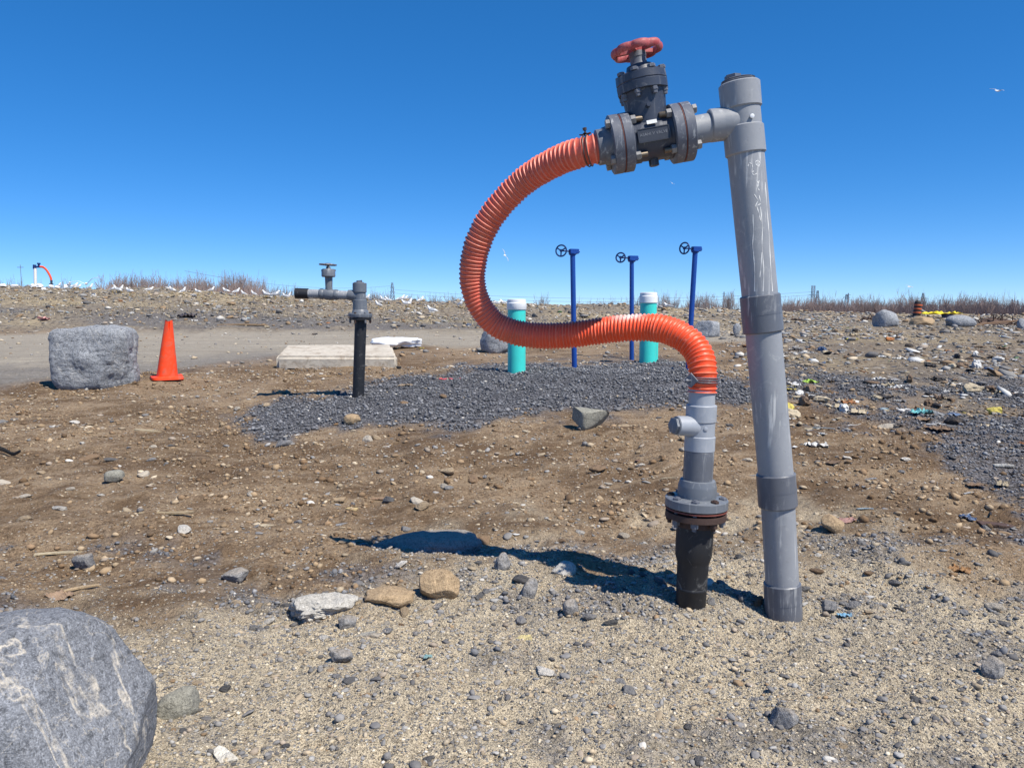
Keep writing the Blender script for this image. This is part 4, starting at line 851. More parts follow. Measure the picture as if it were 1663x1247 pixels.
# ------------------------------------------------------------------ traffic cone with a torn top
g = G(271, 616); k = g.y / F; t = thing("traffic_cone", "faded orange traffic cone with a torn top, beside the square boulder", "traffic cone", g)
n = 40; hgt = 92 * k; RR = []
lean = Vector((.018, 0, 0))
for i in range(15):
    q = i / 14; ring = []
    for j in range(n):
        a = 2 * math.pi * j / n; r = (16.5 - 10.8 * q) * k * (1 + .03 * math.sin(3 * a + 4 * q)); zz = q * hgt
        gap = 0
        if q > .78:            # the split at the front right
            da = abs((a - 5.2 + math.pi) % (2 * math.pi) - math.pi); gap = max(0, .55 - da) * (q - .78) / .22
            if da < .12: r *= 1 - .55 * (q - .78) / .22
            r *= 1 + .22 * gap
            if i == 14: zz += .03 * math.sin(2.3 * a) * hgt * .4
        ring.append(g + lean * q * 4 + Vector((r * math.cos(a), r * math.sin(a), zz + .03)))
    RR.append(ring)
mb = MB(); mb.rings(RR, True, False)
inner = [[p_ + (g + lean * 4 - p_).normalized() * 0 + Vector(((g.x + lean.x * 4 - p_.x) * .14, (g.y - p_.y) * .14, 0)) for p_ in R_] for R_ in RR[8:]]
cn = mb.build("cone_body", M['cone'], t)
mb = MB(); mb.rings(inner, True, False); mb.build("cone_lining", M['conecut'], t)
mb = MB(); a0 = .55
pts = []; N = 48; lo = []; hi = []
for j in range(N):
    a = 2 * math.pi * j / N; c_, s_ = math.cos(a), math.sin(a); r = 31 * k * .78 / (abs(c_) ** 5 + abs(s_) ** 5) ** .2
    x_, y_ = r * c_, r * s_; X = x_ * math.cos(a0) - y_ * math.sin(a0); Yy = x_ * math.sin(a0) + y_ * math.cos(a0)
    w = .02 * math.sin(a * 2 + 1.0) + .012 * math.sin(a * 3)
    lo.append(g + Vector((X, Yy, .004 + max(0, w)))); hi.append(g + Vector((X * .985, Yy * .985, .038 + max(0, w))))
mid = [g + Vector(((p_.x - g.x) * .55, (p_.y - g.y) * .55, .055)) for p_ in hi]
mb.rings([lo, hi, mid]); mb.build("cone_base", M['cone'], t)

# ------------------------------------------------------------------ concrete slab and white sheet
A = W(450, 592, 13.0); B = W(640, 592, 13.35); d = (B - A); d.z = 0; L = d.length; dx = d.normalized(); dy = Vector((-dx.y, dx.x, 0)); z0 = min(gz(A.x, A.y), gz(B.x, B.y)) - .06; hh = .26
bm = bmesh.new(); bmesh.ops.create_cube(bm, size=2)
for v in bm.verts: v.co = (v.co.x * L / 2, v.co.y * .72, v.co.z * hh / 2)
bmesh.ops.bevel(bm, geom=[e for e in bm.edges], offset=.05, segments=3, affect='EDGES')
for v in bm.verts:
    if v.co.x < -L / 2 + .12 and v.co.y < 0: v.co.y += .16; v.co.x -= .04
    if v.co.x > L / 2 - .12 and v.co.y < -.2: v.co.x += .05
bmesh.ops.subdivide_edges(bm, edges=[e for e in bm.edges if e.calc_length() > .3], cuts=12, use_grid_fill=True)
for v in bm.verts:
    q = np.array([[v.co.x, v.co.y, v.co.z]]); v.co += v.co.normalized() * float(n3(q, 4.0, 3)[0]) * .03
me = bpy.data.meshes.new("concrete_slab"); bm.to_mesh(me); bm.free(); finish(me, False, .7); me.materials.append(M['concrete'])
o = bpy.data.objects.new("concrete_slab", me); COL.objects.link(o); o.rotation_euler = (math.radians(6), 0, math.atan2(dx.y, dx.x)); c = (A + B) / 2 + dy * .72; o.location = (c.x, c.y, z0 + hh / 2 + .07)
tag(o, "long pale concrete slab lying on the ground behind the small grey wellhead", "concrete slab")
def lump(px, py, wpx, dep, hpx, mat, name, label, cat, seed, rough=.18, group=None, rot=0, sub=4):
    g = G(px, py); k = g.y / F; v, f = stone_verts(sub, seed, 5, (.7, .95), rough, 2.6, .2); v = v / np.abs(v).max(0) * [wpx * k / 2, dep, hpx * k * .6]
    v[:, 2] = np.maximum(v[:, 2], -hpx * k * .2); me = mesh_from(name, v, f, mat, True, 1.2); o = bpy.data.objects.new(name, me); COL.objects.link(o); o.location = (g.x, g.y + dep * .7, g.z + hpx * k * .4); o.rotation_euler.z = rot
    return tag(o, label, cat, group)
lump(640, 568, 86, .55, 20, M['snow'], "plastic_sheet", "crumpled white plastic sheet heaped at the right end of the concrete slab", "plastic sheet", 41, .15)

# ------------------------------------------------------------------ far wellhead on the ridge, with white sacks
Yf = 50.0; k = Yf / F; fz = lambda px: float(H(W(px, 470, Yf).x, Yf))
g = W(57, 466, Yf); t = thing("gas_wellhead", "distant white-posted gas wellhead with a red hose on the far left ridge", "gas wellhead", (g.x, g.y, fz(57)))
mb = MB(); mb.cyl((g.x, g.y, fz(57) - .2), W(57, 436, Yf), 2.3 * k, n=16); mb.build("standpipe", M['whitepost'], t)
mb = MB(); mb.cyl(W(56, 437, Yf), W(56, 430, Yf), 2.5 * k, n=14); mb.cyl(W(55, 433.5, Yf), W(66, 433.5, Yf), 1.5 * k, n=12); mb.cyl(W(63, 434, Yf), W(63, 427, Yf), 1.5 * k, n=12); mb.cyl(W(63, 429.5, Yf), W(63, 427, Yf), 2.5 * k, n=12); mb.build("gate_valve", M['bluedark'], t)
hpts = catmull([W(a, b_, Yf) for a, b_ in ((65, 433.3), (70, 434), (75, 438), (79, 444), (82, 450), (83.5, 456))], 6)
mb = MB(); mb.tube(hpts, [(1.6 * k * (1 + .08 * (i % 2))) for i in range(len(hpts))], 10); mb.build("hose", M['hose'], t)
mb = MB(); mb.cyl(W(83.5, 455, Yf), (W(83, 466, Yf).x, Yf, fz(83) - .2), 1.7 * k, n=12); mb.cyl(W(83.3, 460.5, Yf), W(83.3, 462, Yf), 3.2 * k, n=12); mb.build("riser_pipe", M['valve'], t)
for i, (px, py, w, h) in enumerate([(52, 467, 9, 7), (62, 467, 11, 8), (68, 471, 6, 5), (81, 467, 9, 6), (90, 468, 9, 5), (105, 468, 7, 7), (22, 466, 12, 5), (3, 466, 10, 6)]):
    lump(px, py + 1, w, .2, h, M['gull'], "sack", "white sack on the far left ridge near the white-posted wellhead", "sack", 60 + i, .2, "white sacks near the far wellhead", 0, 3)

# ------------------------------------------------------------------ gulls
def gull_mesh():
    mb = MB(); mb.tube([(-.27, 0, .17), (-.22, 0, .175), (-.12, 0, .20), (0, 0, .215), (.08, 0, .24), (.125, 0, .285), (.145, 0, .325), (.165, 0, .345), (.195, 0, .345), (.212, 0, .34)],
            [(.02, .010), (.045, .02), (.075, .05), (.085, .075), (.078, .072), (.052, .052), (.040, .040), (.040, .040), (.028, .028), (.012, .012)], 14)
    return mb
def standing_gull(label, group, loc, rot, scale=1.0):
    t = bpy.data.objects.new("gull", None); COL.objects.link(t); t['o'] = (0, 0, 0); tag(t, label, "gull", group)
    gull_mesh().build("body", M['gull'], t)
    for s in (-1, 1):
        mb = MB(); mb.tube([(.08, .062 * s, .25), (.0, .082 * s, .235), (-.12, .07 * s, .215), (-.24, .03 * s, .19), (-.33, .008 * s, .18)], [(.012, .03), (.016, .055), (.016, .05), (.012, .03), (.004, .008)], 10); mb.build("wing", M['gullgrey'], t)
        mb = MB(); mb.cyl((.0, .03 * s, .15), (.01, .03 * s, .0), .007, n=6); mb.build("leg", M['beak'], t)
    mb = MB(); mb.tube([(.205, 0, .342), (.235, 0, .338), (.255, 0, .328)], [.011, .009, .003], 8); mb.build("beak", M['beak'], t)
    t.location = loc; t.rotation_euler.z = rot; t.scale = (scale,) * 3; return t
g = G(1084, 504)
standing_gull("white gull standing near the right capped teal pipe, tail to the right", "gull beside the teal pipe", (g.x, g.y - .1, gz(g.x, g.y)), math.pi - .25, 1.15)
first = None
GL = [(96,468),(112,467),(122,469),(127,470),(148,471),(183,475),(189,475),(197,475),(212,479),(242,475),(280,476),(299,477),(322,478),(344,476),(368,478),(384,479),(395,481),(411,481),(432,483),(447,484),(464,485),(470,485),(596,488),(614,500),(622,492),(631,493),(651,491),(657,489),(660,499),(666,497),(684,492),(702,512),(748,499),(806,497),(818,497)]
gm = None
for i, (px, py) in enumerate(GL):
    g = G(px, py + 1.5); grp = "gulls on the left ridge crest" if px < 480 else "gulls on the ridge between the small wellhead and the hose"
    lb = "white gull standing on the ridge crest above the left boulder and cone" if px < 480 else "white gull standing on the ridge right of the small wellhead"
    if px == 614: lb, grp = "nearer white gull crouching on the slope just right of the small wellhead", None
    if px == 702: lb, grp = "white gull alone low on the slope between small wellhead and hose", None
    if gm is None:
        mb = gull_mesh()
        for s in (-1, 1): mb.cyl((.0, .03 * s, .15), (.01, .03 * s, .0), .007, n=6)
        mb.tube([(.205, 0, .342), (.235, 0, .338), (.255, 0, .328)], [.011, .009, .003], 8)
        first = mb.build("gull", M['gull']); gm = first.data; o = first
        gm.materials.append(M['gullgrey']); gm.materials.append(M['beak'])
        for p_ in gm.polygons:
            c = p_.center
            if c.x > .215 or c.z < .14: p_.material_index = 2
            elif c.x < .05 and c.z > .22: p_.material_index = 1
    else: o = first.copy(); COL.objects.link(o)
    o.location = (g.x, g.y, gz(g.x, g.y)); o.rotation_euler = (0, random.uniform(-.3, .25), random.choice([0, math.pi]) + random.uniform(-.7, .7)); sc_ = random.uniform(.9, 1.15); o.scale = (sc_ * random.uniform(.8, 1), sc_, sc_ * random.uniform(1.0, 1.2))
    if 'group' in o: del o['group']
    tag(o, lb, "gull", grp)
def flying(px, py, Y, yaw, roll, label, flap=.35, wing='gullgrey'):
    t = bpy.data.objects.new("flying_gull", None); COL.objects.link(t); t['o'] = (0, 0, 0); tag(t, label, "gull")
    mb = MB(); mb.tube([(-.28, 0, 0), (-.2, 0, 0), (-.05, 0, 0), (.1, 0, .005), (.18, 0, .015), (.22, 0, .015), (.27, 0, .0)], [(.05, .008), (.04, .02), (.065, .06), (.06, .06), (.04, .04), (.035, .035), (.005, .005)], 12); mb.build("body", M['gull'], t)
    for s in (-1, 1):
        mb = MB(); P = []
        for q, ch, xx in ((0, .20, .02), (.3, .19, .06), (.5, .15, .02), (.7, .07, -.10)):
            zz = math.sin(flap) * min(q, .35) + (q - .35) * -.12 * (q > .35); yy = .04 + q * .92
            P.append([Vector((xx + ch * .5, s * yy, zz)), Vector((xx, s * yy, zz + .012)), Vector((xx - ch * .5, s * yy, zz)), Vector((xx, s * yy, zz - .008))])
        mb.rings(P); mb.build("wing", M[wing], t)
    t.location = W(px, py, Y); t.rotation_euler = (roll, 0, yaw); return t
flying(820, 415, 75, 1.2, 1.1, "small gull gliding in the sky just right of the hose's left bend")
flying(1477, 466, 95, .2, .25, "small gull flying low above the boulder left of the striped barrel")
flying(1620, 148, 62, .3, .35, "gull gliding high in the sky near the right edge")
flying(1092, 298, 190, .8, .5, "tiny gull high in the sky under the valve")
flying(140, 461, 40, 1.9, -.2, "gull with raised wings landing on the left ridge", .75, "gull")

# ------------------------------------------------------------------ litter
def lit_shapes():
    out = {}; r = np.random.default_rng(5)
    L = []
    for k in range(5):            # flat shards
        n = int(r.integers(5, 8)); a = np.sort(r.uniform(0, 2 * np.pi, n) * .35 + np.arange(n) * 2 * np.pi / n * .98); rad = r.uniform(.32, .55, n); mb = MB(); tl = r.uniform(-.2, .2)
        P = [Vector((rad[i] * math.cos(a[i]), rad[i] * math.sin(a[i]) * .75, tl * rad[i] * math.cos(a[i]))) for i in range(n)]
        mb.rings([[p_ - Vector((0, 0, .02)) for p_ in P], [p_ + Vector((0, 0, .025)) for p_ in P]]); L.append(mb)
    out['shard'] = L; L = []
    for k in range(5):            # crumpled sheets
        m = 11; X, Y = np.meshgrid(np.linspace(-.5, .5, m), np.linspace(-.4, .4, m), indexing='ij'); Z = .16 * vn(X * 5, Y * 5, 80 + k) + .12 * vn(X * 11, Y * 11, 90 + k); Z = np.abs(Z) + .02
        X = X + .1 * vn(X * 3 + 7, Y * 3, 70 + k); Y = Y + .1 * vn(X * 3, Y * 3 + 9, 71 + k); mb = MB(); I = lambda i, j, o: o + i * m + j
        vs = [(X[i, j], Y[i, j], Z[i, j]) for i in range(m) for j in range(m)] + [(X[i, j], Y[i, j], Z[i, j] - .012) for i in range(m) for j in range(m)]
        fs = [(I(i, j, 0), I(i + 1, j, 0), I(i + 1, j + 1, 0), I(i, j + 1, 0)) for i in range(m - 1) for j in range(m - 1)] + [(I(i, j, m * m), I(i, j + 1, m * m), I(i + 1, j + 1, m * m), I(i + 1, j, m * m)) for i in range(m - 1) for j in range(m - 1)]
        for i in range(m - 1):
            fs += [(I(i, 0, 0), I(i, 0, m * m), I(i + 1, 0, m * m), I(i + 1, 0, 0)), (I(i, m - 1, 0), I(i + 1, m - 1, 0), I(i + 1, m - 1, m * m), I(i, m - 1, m * m)), (I(0, i, 0), I(0, i + 1, 0), I(0, i + 1, m * m), I(0, i, m * m)), (I(m - 1, i, 0), I(m - 1, i, m * m), I(m - 1, i + 1, m * m), I(m - 1, i + 1, 0))]
        mb.add(vs, fs); L.append(mb)
    out['sheet'] = L; L = []
    for k in range(3):            # planks, split at the ends
        mb = MB(); n = 8; R = []
        for i in range(n):
            q = i / (n - 1) - .5; w = .075 + .012 * r.normal(); z = .03 * math.cos(q * 3 + k); R.append([Vector((q, w, z + .025)), Vector((q, -w, z + .028)), Vector((q + .004, -w, z - .02)), Vector((q, w, z - .02))])
        mb.rings(R); L.append(mb)
    out['plank'] = L; L = []
    for k in range(3):
        mb = MB(); mb.tube([(q - .5, .05 * math.sin(q * 4 + k), .03 + .02 * math.sin(q * 7 + k)) for q in np.linspace(0, 1, 9)], [.022 * (1 - .5 * q) for q in np.linspace(0, 1, 9)], 7); L.append(mb)
    out['stick'] = L; L = []
    for k in range(4):
        v, f = stone_verts(3, 500 + k, 6, (.5, .9), .22, 2.3, .2); mb = MB(); mb.add(v * [.5, .4, .28] + [0, 0, .12], f); L.append(mb)
    out['bundle'] = L
    return {k: [b_.build(k, M['litter'], None, None, k == 'shard', .5) for b_ in v] for k, v in out.items()}
LS = lit_shapes(); LM = {k: [o.data for o in v] for k, v in LS.items()}
for v in LS.values():
    for o in v: bpy.data.objects.remove(o)
NAMES = {'shard': 'shard', 'sheet': 'crumpled_sheet', 'plank': 'plank', 'stick': 'stick', 'bundle': 'litter_bundle'}
CATS = {'shard': 'shard', 'sheet': 'plastic scrap', 'plank': 'plank', 'stick': 'stick', 'bundle': 'litter'}
def litter(kind, px, py, wpx, col, label, rot=None, var=None, sy=1, sz=1, group=None, tilt=0, lift=0.0, name=None, cat=None):
    g = G(px, py); k = g.y / F; s = wpx * k; me = LM[kind][random.randrange(len(LM[kind])) if var is None else var]
    o = bpy.data.objects.new(name or NAMES[kind], me); COL.objects.link(o); o.scale = (s, s * sy, s * sz); o.rotation_euler = (random.uniform(-.08, .08), tilt, random.uniform(0, 6.28) if rot is None else rot)
    o.location = (g.x, g.y, gz(g.x, g.y) + .004 + lift * s); o.color = (*col, 1); return tag(o, label, cat or CATS[kind], group)
wh = (.74, .73, .70); cream = (.58, .50, .36)
litter('shard', 368, 1228, 62, (.80, .76, .66), "cream white broken shard lying on the sand by the veined boulder", .3, 0, 1.3)
litter('shard', 857, 1035, 38, (.66, .56, .27), "yellow diamond of card lying on the foreground sand", .3, 1, 1.2)
litter('sheet', 97, 968, 34, (.36, .25, .17), "crushed brown carton beside a stick in the left soil", 1.2, 0, 1.3, 1.0)
litter('plank', 133, 957, 52, (.46, .34, .20), "short pale stick of timber beside the crushed brown carton", .6, 0)
litter('sheet', 1497, 674, 28, (.16, .50, .52), "turquoise plastic bag on the dark gravel at the right", .2, 1, 1, 1.5)
litter('sheet', 1372, 997, 22, (.25, .50, .72), "light blue plastic scrap on the sand right of the standpipe", .2, 2, .8)
litter('sheet', 1556, 925, 34, (.36, .20, .09), "rust-brown crumpled leaf of packaging on the right slope", -.5, 3, .8, 1.2)
litter('plank', 1622, 856, 60, (.09, .055, .045), "dark brown strip of bark near the right edge", -.2, 1, 2.2, 1.2)
litter('shard', 1628, 756, 42, (.50, .50, .47), "pale oval shard on the right slope", .1, 2, .9, 1.5)
litter('sheet', 1313, 621, 26, (.38, .60, .10), "lime green plastic scrap just right of the standpipe", .1, 4, 1, 1.2)
litter('sheet', 1384, 553, 16, (.78, .68, .03), "bright yellow plastic scrap in the litter field", .1, 0, 1, 1.2)
litter('bundle', 1445, 554, 14, (.42, .16, .05), "rusty orange lump in the litter field below the cracked boulder", .1, 0)
litter('sheet', 1531, 517, 56, (.78, .64, .03), "yellow plastic bag draped over the pale tan boulder", .0, 1, .5, .45, None, 0, .10)
litter('bundle', 1540, 517, 22, (.10, .12, .22), "navy and white bag behind the yellow bag", .0, 1)
litter('plank', 1497, 512, 26, (.74, .73, .74), "white board leaning on the striped barrel", -.2, 0, 2.5, 1, None, .55, .28)
litter('plank', 1620, 530, 90, (.24, .15, .09), "long brown timber tilted up at the far right", .08, 1, .5, .5, None, -.12, .06)
litter('sheet', 730, 616, 34, (.72, .09, .13), "twist of pink-red tape on the gravel mound", .2, 2, .35, .4)
litter('sheet', 658, 628, 24, (.30, .23, .16), "brown flattened carton on the gravel behind the small wellhead", .3, 3, 1, .6)
litter('shard', 692, 631, 14, (.52, .42, .28), "tan shard on the gravel mound beside the pink tape", .3, 3)
litter('sheet', 72, 521, 15, (.72, .36, .36), "red and white folded sign lying on the slope behind the square boulder", 1.4, 0, 1.2, 1.8, None, .4)
litter('plank', 394, 529, 80, (.32, .22, .13), "long brown board at the foot of the ridge right of the cone", .03, 0, .6, .5)
litter('sheet', 305, 515, 26, (.03, .032, .05), "black plastic bag on the slope above the traffic cone", .0, 1, 1, 1.2)
litter('sheet', 316, 522, 9, wh, "white scrap on the slope just right of the black plastic bag", .0, 2, 1, 1.2)
litter('plank', 399, 505, 25, (.80, .80, .79), "white straight strip on the ridge slope left of the small wellhead", .02, 2, .6, .6)
litter('stick', 535, 612, 34, (.42, .29, .15), "curved yellowish stick lying before the concrete slab", .35, 0)
litter('shard', 1610, 612, 22, (.03, .03, .03), "black triangular plate sticking up among the litter", .2, 0, 1, 1, None, 1.1, .3)
litter('stick', 10, 742, 62, (.02, .02, .02), "black bent strip at the left edge of the soil", -.15, 0, 1.6, 3.5)
litter('plank', 270, 838, 84, (.36, .28, .17), "long splintered tan board pressed in the left soil", .22, 2, .7, .6)
litter('plank', 95, 896, 70, (.50, .42, .28), "pale weathered board piece in the left soil", .35, 1, 1.0, .7)
litter('shard', 240, 700, 46, (.40, .33, .22), "pale flat board fragment near the gravel's left tip", .1, 4, .8)
litter('shard', 434, 856, 34, (.60, .50, .34), "cream broken shard in the brown soil left of the long buried rock", .3, 0, 1)
litter('shard', 552, 815, 50, (.44, .32, .19), "flat tan fragment in the brown soil below the gravel", .2, 1, .8)
litter('shard', 572, 829, 32, (.58, .44, .22), "bright tan flake just beside the flat tan fragment", -.3, 2, .8)
litter('plank', 620, 810, 44, (.34, .22, .14), "reddish brown stick stub in the middle soil", -.1, 0, 1.2)
litter('shard', 650, 922, 34, (.60, .57, .52), "white curved shard leaning at the foot of the long buried rock", .4, 3, .8, 2, None, -.4, .1)
litter('shard', 690, 932, 24, (.64, .60, .52), "small white shard between the tan rock and long buried rock", -.2, 4, .8, 2)
litter('shard', 600, 1036, 54, (.40, .38, .33), "grey curled scrap of felt on the foreground sand", .25, 1, .4, 2)
litter('shard', 1172, 1177, 30, (.58, .40, .28), "pinkish wood chip on the sand below the black pipe", -.35, 2, .35)
litter('sheet', 695, 1071, 14, (.30, .50, .52), "tiny blue-green scrap with a red bit on the sand", .2, 3)
litter('sheet', 1325, 725, 34, (.70, .70, .68), "white crumpled scrap right of the standpipe", .2, 2, .7)
litter('shard', 1290, 728, 20, wh, "small white flat chip near the white crumpled scrap", .1, 3)
litter('plank', 1455, 633, 30, (.34, .20, .12), "curved brown strip in the litter on the right", .25, 1)
# strewn litter, copies in a loop
cols = [("white", (.74,.74,.72), 7), ("cream", (.52,.44,.31), 5), ("brown", (.22,.15,.10), 5), ("black", (.03,.03,.035), 4), ("blue", (.13,.20,.34), .7), ("pale grey", (.40,.41,.42), 5), ("orange", (.40,.18,.08), .6), ("green", (.15,.28,.14), .25), ("yellow", (.60,.50,.12), .25), ("pale blue", (.34,.44,.50), .7), ("pink", (.46,.27,.24), .35)]
wts = np.array([c[2] for c in cols]); wts /= wts.sum(); lr = np.random.default_rng(91)
def strew(n, xr, yr, wr, where, group, kinds=('shard', 'sheet', 'sheet', 'plank', 'stick', 'bundle')):
    m = 0
    while m < n:
        px, py = lr.uniform(*xr), yr[0] + (yr[1] - yr[0]) * lr.uniform() ** 1.25; g_ = G(px, py)
        if float(vn(np.array(g_.x / 1.6), np.array(g_.y / 2.4), 61)) < lr.uniform(-.6, .7): continue
        m += 1; nm, c, _w = cols[lr.choice(len(cols), p=wts)]; kd = kinds[lr.integers(len(kinds))]; sc = (.25 + .75 * (py - 500) / 200) if py > 500 else .35
        w = lr.uniform(*wr) * max(sc, .3); word = {'shard': 'flat shard', 'sheet': 'crumpled scrap', 'plank': 'splintered board', 'stick': 'thin stick', 'bundle': 'wadded bag'}[kd]
        sh = lr.uniform(.7, 1.1); litter(kd, px, py, w, tuple(q * sh for q in c), f"{nm} {word} {where}", None, None, lr.uniform(.5, 1), lr.uniform(.6, 1.4), f"{nm} {word} litter {group}")
strew(330, (1240, 1670), (513, 700), (14, 40), "in the litter field right of the standpipe", "on the right")
strew(60, (-10, 560), (482, 545), (10, 30), "on the slope of the left ridge", "on the left ridge")
strew(40, (590, 1210), (500, 545), (8, 26), "on the middle slope behind the road", "on the middle slope")
strew(16, (620, 1240), (555, 600), (10, 24), "on the brown ground behind the gravel mound", "behind the mound")
strew(28, (0, 1250), (705, 880), (8, 20), "in the open brown soil", "in the soil", ('shard', 'shard', 'plank', 'stick'))
strew(26, (1300, 1663), (690, 900), (10, 24), "on the right slope", "on the slope", ('shard', 'sheet', 'plank', 'stick'))
# the rest, past counting: fine chips
p = scatter(24000, 9, 50, .74, 95, lambda g, s, r, d: np.clip((1 - r) * .9, 0, 1) * .9)
p = p[((p[:, 0] / p[:, 1] > .3) | (p[:, 1] > 33)) & (vn(p[:, 0] / 1.6, p[:, 1] / 2.4, 61) > np.random.default_rng(2).uniform(-.8, .6, len(p)))]; rr = np.random.default_rng(96); cc = np.array([c[1] for c in cols])[rr.choice(len(cols), len(p), p=wts)]
stuff_stones("litter_chips", "fine shredded litter covering the landfill surface", "litter", p, lognorm(len(p), .085, .6, .025, .4, 97), cc * .8, 1, 40, .22, 14, .25, 98)

# ------------------------------------------------------------------ striped barrel, brush pile
g = G(1488, 516); k = g.y / F; t = thing("traffic_barrel", "black and orange striped traffic barrel on the right skyline", "traffic barrel", g)
h = 27 * k; r_ = 5.6 * k
mb = MB(); mb.lathe(g, Vector((.06, 0, 1)), [(0, r_ * 1.1), (h * .9, r_ * .85), (h * .93, r_ * .7), (h, r_ * .4)], 24); mb.build("barrel_body", M['barrelb'], t)
for a in (.22, .44, .66):
    mb = MB(); mb.lathe(g + Vector((.06 * a * h, 0, 0)), Vector((.06, 0, 1)), [(a * h, r_ * 1.08), (a * h + .01, r_ * 1.12), (a * h + h * .10, r_ * 1.10), (a * h + h * .105, r_ * 1.0)], 24, cap0=False, cap1=False); mb.build("stripe", M['barrelo'], t)
def brush(px, py, wpx, hpx, n, label, seed):
    r = np.random.default_rng(seed); g = G(px, py); k = g.y / F; mb = MB()
    for _ in range(n):
        a = r.uniform(0, 6.28); q = r.uniform(0, 1) * wpx * k / 2; b0 = Vector((q * math.cos(a), q * math.sin(a) * .6, 0)); d = Vector((r.normal(), r.normal() * .6, abs(r.normal()) * .6)).normalized(); L = r.uniform(.3, 1) * hpx * k; bend = Vector((r.normal(), r.normal(), r.normal())) * .12 * L
        mb.tube([g + b0 - d * .1, g + b0 + d * L * .5 + bend, g + b0 + d * L * (1.05 - q / (wpx * k))], [.03, .022, .008], 5)
    v, f = stone_verts(3, seed, 6, (.6, .95), .25); mb.add(v * [wpx * k * .42, wpx * k * .3, hpx * k * .45] + np.array(g), f)
    mono("brush_pile", mb, M['brown'], g, label, "brush pile")
brush(1618, 527, 62, 26, 110, "heap of dead brush and roots on the far right skyline", 3)
brush(1412, 521, 30, 14, 50, "small heap of dark roots just left of the cracked boulder", 4)
brush(1294, 520, 22, 7, 30, "low dark clump of roots right of the standpipe's upper coupling", 5)

# ------------------------------------------------------------------ bare trees beyond the ridge
def tree_mesh(seed, spread=.4, levels=4):
    r = np.random.default_rng(seed); mb = MB()
    def grow(p_, d, L, rad, lv):
        n = 3; pts = [p_]; q = p_
        for i in range(n):
            d = (d + Vector(r.normal(0, .09, 3)) + Vector((0, 0, .16))).normalized(); q = q + d * L / n; pts.append(q)
        mb.tube(pts, [max(rad * (1 - .45 * i / n), .0042) for i in range(n + 1)], 4 if lv < 2 else 3, False)
        if lv == 0: return
        for i in range(int(r.integers(4, 7)) if lv > 1 else 4):
            t_ = r.uniform(.25, 1); j = min(int(t_ * n), n - 1); s = pts[j].lerp(pts[j + 1], t_ * n - j); a = r.uniform(0, 6.28); xx, yy, _ = frame(d)
            nd = (d + (xx * math.cos(a) + yy * math.sin(a)) * r.uniform(spread, spread * 2)).normalized(); grow(s, nd, L * r.uniform(.5, .8), rad * .55, lv - 1)
    for q in range(3):
        grow(Vector((r.normal(0, .03), r.normal(0, .03), 0)), Vector((r.normal(0, .14), r.normal(0, .14), 1)).normalized(), r.uniform(.6, .85), .013, levels)
    me_v = np.array(mb.v); z = me_v[:, 2].max(); mb.v = [tuple(p_ / z) for p_ in me_v]
    o = mb.build("bare_tree", M['tree'], None, None, True); m_ = o.data; bpy.data.objects.remove(o); return m_
TM = [tree_mesh(400 + i, .3 + .1 * (i % 3), 3) for i in range(7)]
tr = np.random.default_rng(77)
def trees(n, x0, x1, top0, top1, where, wide=.55, Y=(120, 190), col=(.27, .22, .205)):
    xs = np.linspace(x0, x1, n) + tr.normal(0, (x1 - x0) / n * .35, n)
    for px in xs:
        Yd = tr.uniform(*Y); P = W(px, tr.uniform(top0, top1), Yd); z0 = float(H(P.x, Yd)); h = P.z - z0
        o = bpy.data.objects.new("bare_tree", TM[tr.integers(len(TM))]); COL.objects.link(o); o.location = (P.x, Yd, z0); w = h * wide * tr.uniform(.8, 1.4); o.scale = (w, w, h); o.rotation_euler.z = tr.uniform(0, 6.28); j = tr.uniform(.75, 1.3)
        o.color = (*[q * j for q in col], 1); tag(o, f"bare leafless tree {where}", "tree", f"bare trees {where}")
trees(64, 172, 420, 436, 454, "above the traffic cone")
trees(8, 428, 482, 455, 466, "just left of the small wellhead")
trees(12, -10, 165, 440, 464, "at the far left behind the white-posted wellhead", .4)
trees(8, 596, 626, 462, 476, "just right of the small wellhead")
trees(12, 655, 760, 470, 484, "between the small wellhead and the hose")
trees(3, 872, 882, 472, 482, "alone between the left teal pipe and left blue post", .5)
trees(13, 940, 1030, 474, 488, "between the blue posts")
trees(18, 1078, 1190, 468, 486, "behind the right blue post")
trees(110, 1262, 1670, 477, 494, "along the right skyline", .7, (110, 190), (.30, .23, .205))
trees(36, 1290, 1650, 466, 484, "rising tallest along the right skyline", .6, (120, 170), (.29, .225, .205))
# undergrowth that reads as one mass
mb = MB(); ur = np.random.default_rng(12)
for i in range(2600):
    px = ur.uniform(1240, 1700) if i < 1900 else ur.uniform(165, 430); Yd = ur.uniform(105, 150); P = W(px, ur.uniform(492, 506) if i < 1900 else ur.uniform(462, 472), Yd); z0 = P.z - 2.2
    d = Vector((ur.normal(0, .4), ur.normal(0, .4), 0)); mb.tube([Vector((P.x, P.y, z0)), P + d], [.05, .02], 3, False)
o = mb.build("scrub", M['tree'], None, None, True); o.color = (.30, .22, .19, 1); tag(o, "low mass of bare reddish brush along the far skyline", "scrub", kind="stuff")

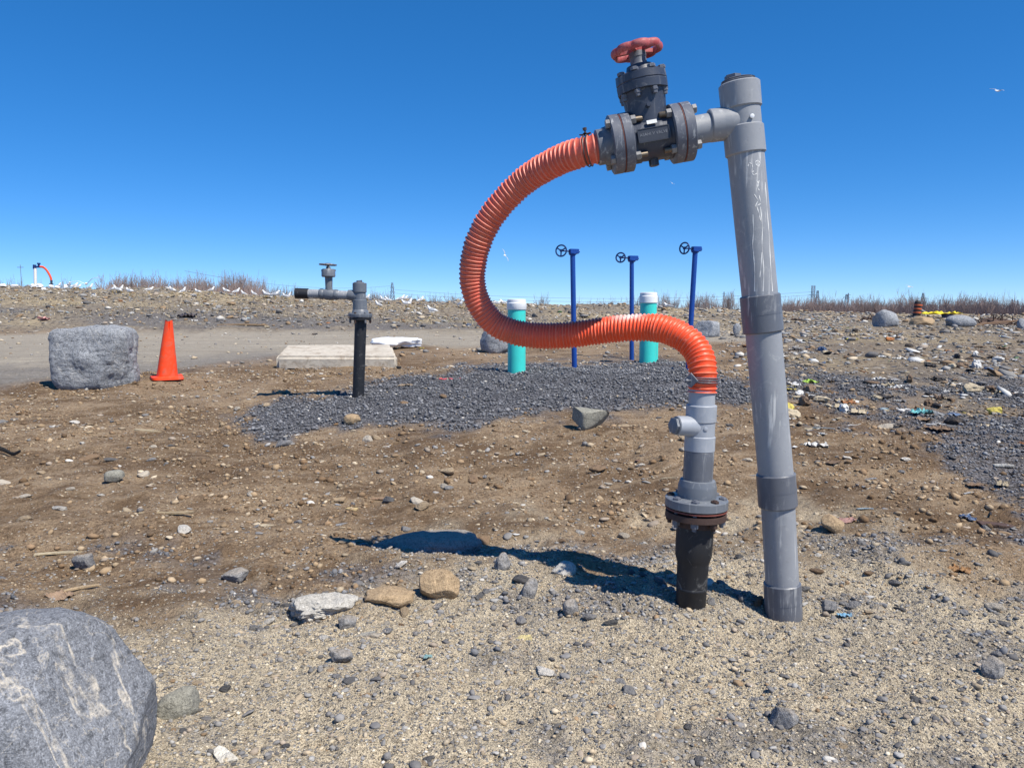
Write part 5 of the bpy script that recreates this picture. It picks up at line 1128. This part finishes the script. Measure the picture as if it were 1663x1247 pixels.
# ------------------------------------------------------------------ pylons, poles and wires
def pylon(px, top, Y, hw, arms, label, base=512, th=.22, flat=False):
    T = W(px, top, Y); Bz = W(px, base, Y).z; k = Y / F; w = hw * k; mb = MB(); t0 = Vector((T.x, Y, Bz)); h = T.z - Bz; n = 7
    def ring(q): s = w * (1 - .75 * q) if not flat else w * (1 - .45 * min(q * 1.6, 1)); return [t0 + Vector((a * s, b_ * s, q * h)) for a, b_ in ((-1, -1), (1, -1), (1, 1), (-1, 1))]
    for i in range(n):
        r0, r1 = ring(i / n), ring((i + 1) / n)
        for j in range(4):
            mb.bar(r0[j], r1[j], th); mb.bar(r0[j], r1[(j + 1) % 4], th * .6); mb.bar(r0[(j + 1) % 4], r1[j], th * .6); mb.bar(r1[j], r1[(j + 1) % 4], th * .6)
    for q, L in arms:
        c = t0 + Vector((0, 0, q * h))
        for s in (-1, 1): mb.bar(c, c + Vector((s * L * k, 0, 0)), th); mb.bar(c + Vector((0, 0, .05 * h)), c + Vector((s * L * k, 0, 0)), th * .7)
    return mono("pylon", mb, M['pylon'], t0, label, "pylon")
pylon(637, 459, 620, 4.2, [(.62, 5), (.8, 4), (.45, 5)], "distant lattice pylon on the skyline between the small wellhead and the hose", 500)
pylon(1321, 464, 560, 4, [(.68, 7)], "distant flat-topped lattice pylon, tallest on the right skyline", 512, .22, True)
pylon(1328, 472, 640, 4, [(.7, 4), (.55, 4)], "thinner lattice pylon just behind the flat-topped one", 512)
pylon(1375, 478, 640, 4, [(.85, 6)], "lattice pylon midway between the flat-topped pylon and the cracked boulder", 512)
pylon(1499, 476, 700, 3, [(.76, 10), (.3, 8)], "cross-armed pylon just right of the striped barrel", 514)
def pole(px, top, Y, label, th=.3):
    T = W(px, top, Y); B = Vector((T.x, Y, W(px, 514, Y).z)); mb = MB(); mb.cyl(B, T, th, n=8); mb.bar(T - Vector((1.2, 0, 1)), T + Vector((1.2, 0, -1)), .2); mono("utility_pole", mb, M['pylon'], B, label, "utility pole")
pole(1378, 476, 420, "single pole beside the midway lattice pylon"); pole(1176, 474, 420, "single distant pole left of the standpipe's middle"); pole(1527, 486, 420, "pole on the skyline just right of the cross-armed pylon"); pole(1644, 486, 420, "pole on the far right skyline, left of a pair"); pole(1653, 487, 420, "pole on the far right skyline, right of a pair"); pole(33, 430, 300, "thin pole at the far left, left of the white-posted wellhead", .10)
def wire(a, b_, sag, label):
    P, Q = W(*a), W(*b_); mb = MB(); mb.tube([P.lerp(Q, t_) - Vector((0, 0, sag * 4 * t_ * (1 - t_))) for t_ in np.linspace(0, 1, 25)], .085, 4)
    mono("power_line", mb, M['pylon'], P, label, "power line")
wire((637, 470, 620), (1321, 474, 560), 6, "upper power line running right from the skyline pylon behind the hose")
wire((637, 476, 620), (1321, 479, 560), 6, "lower power line running right from the skyline pylon behind the hose")
wire((637, 464, 620), (300, 440, 420), 5, "power line running left from the skyline pylon")
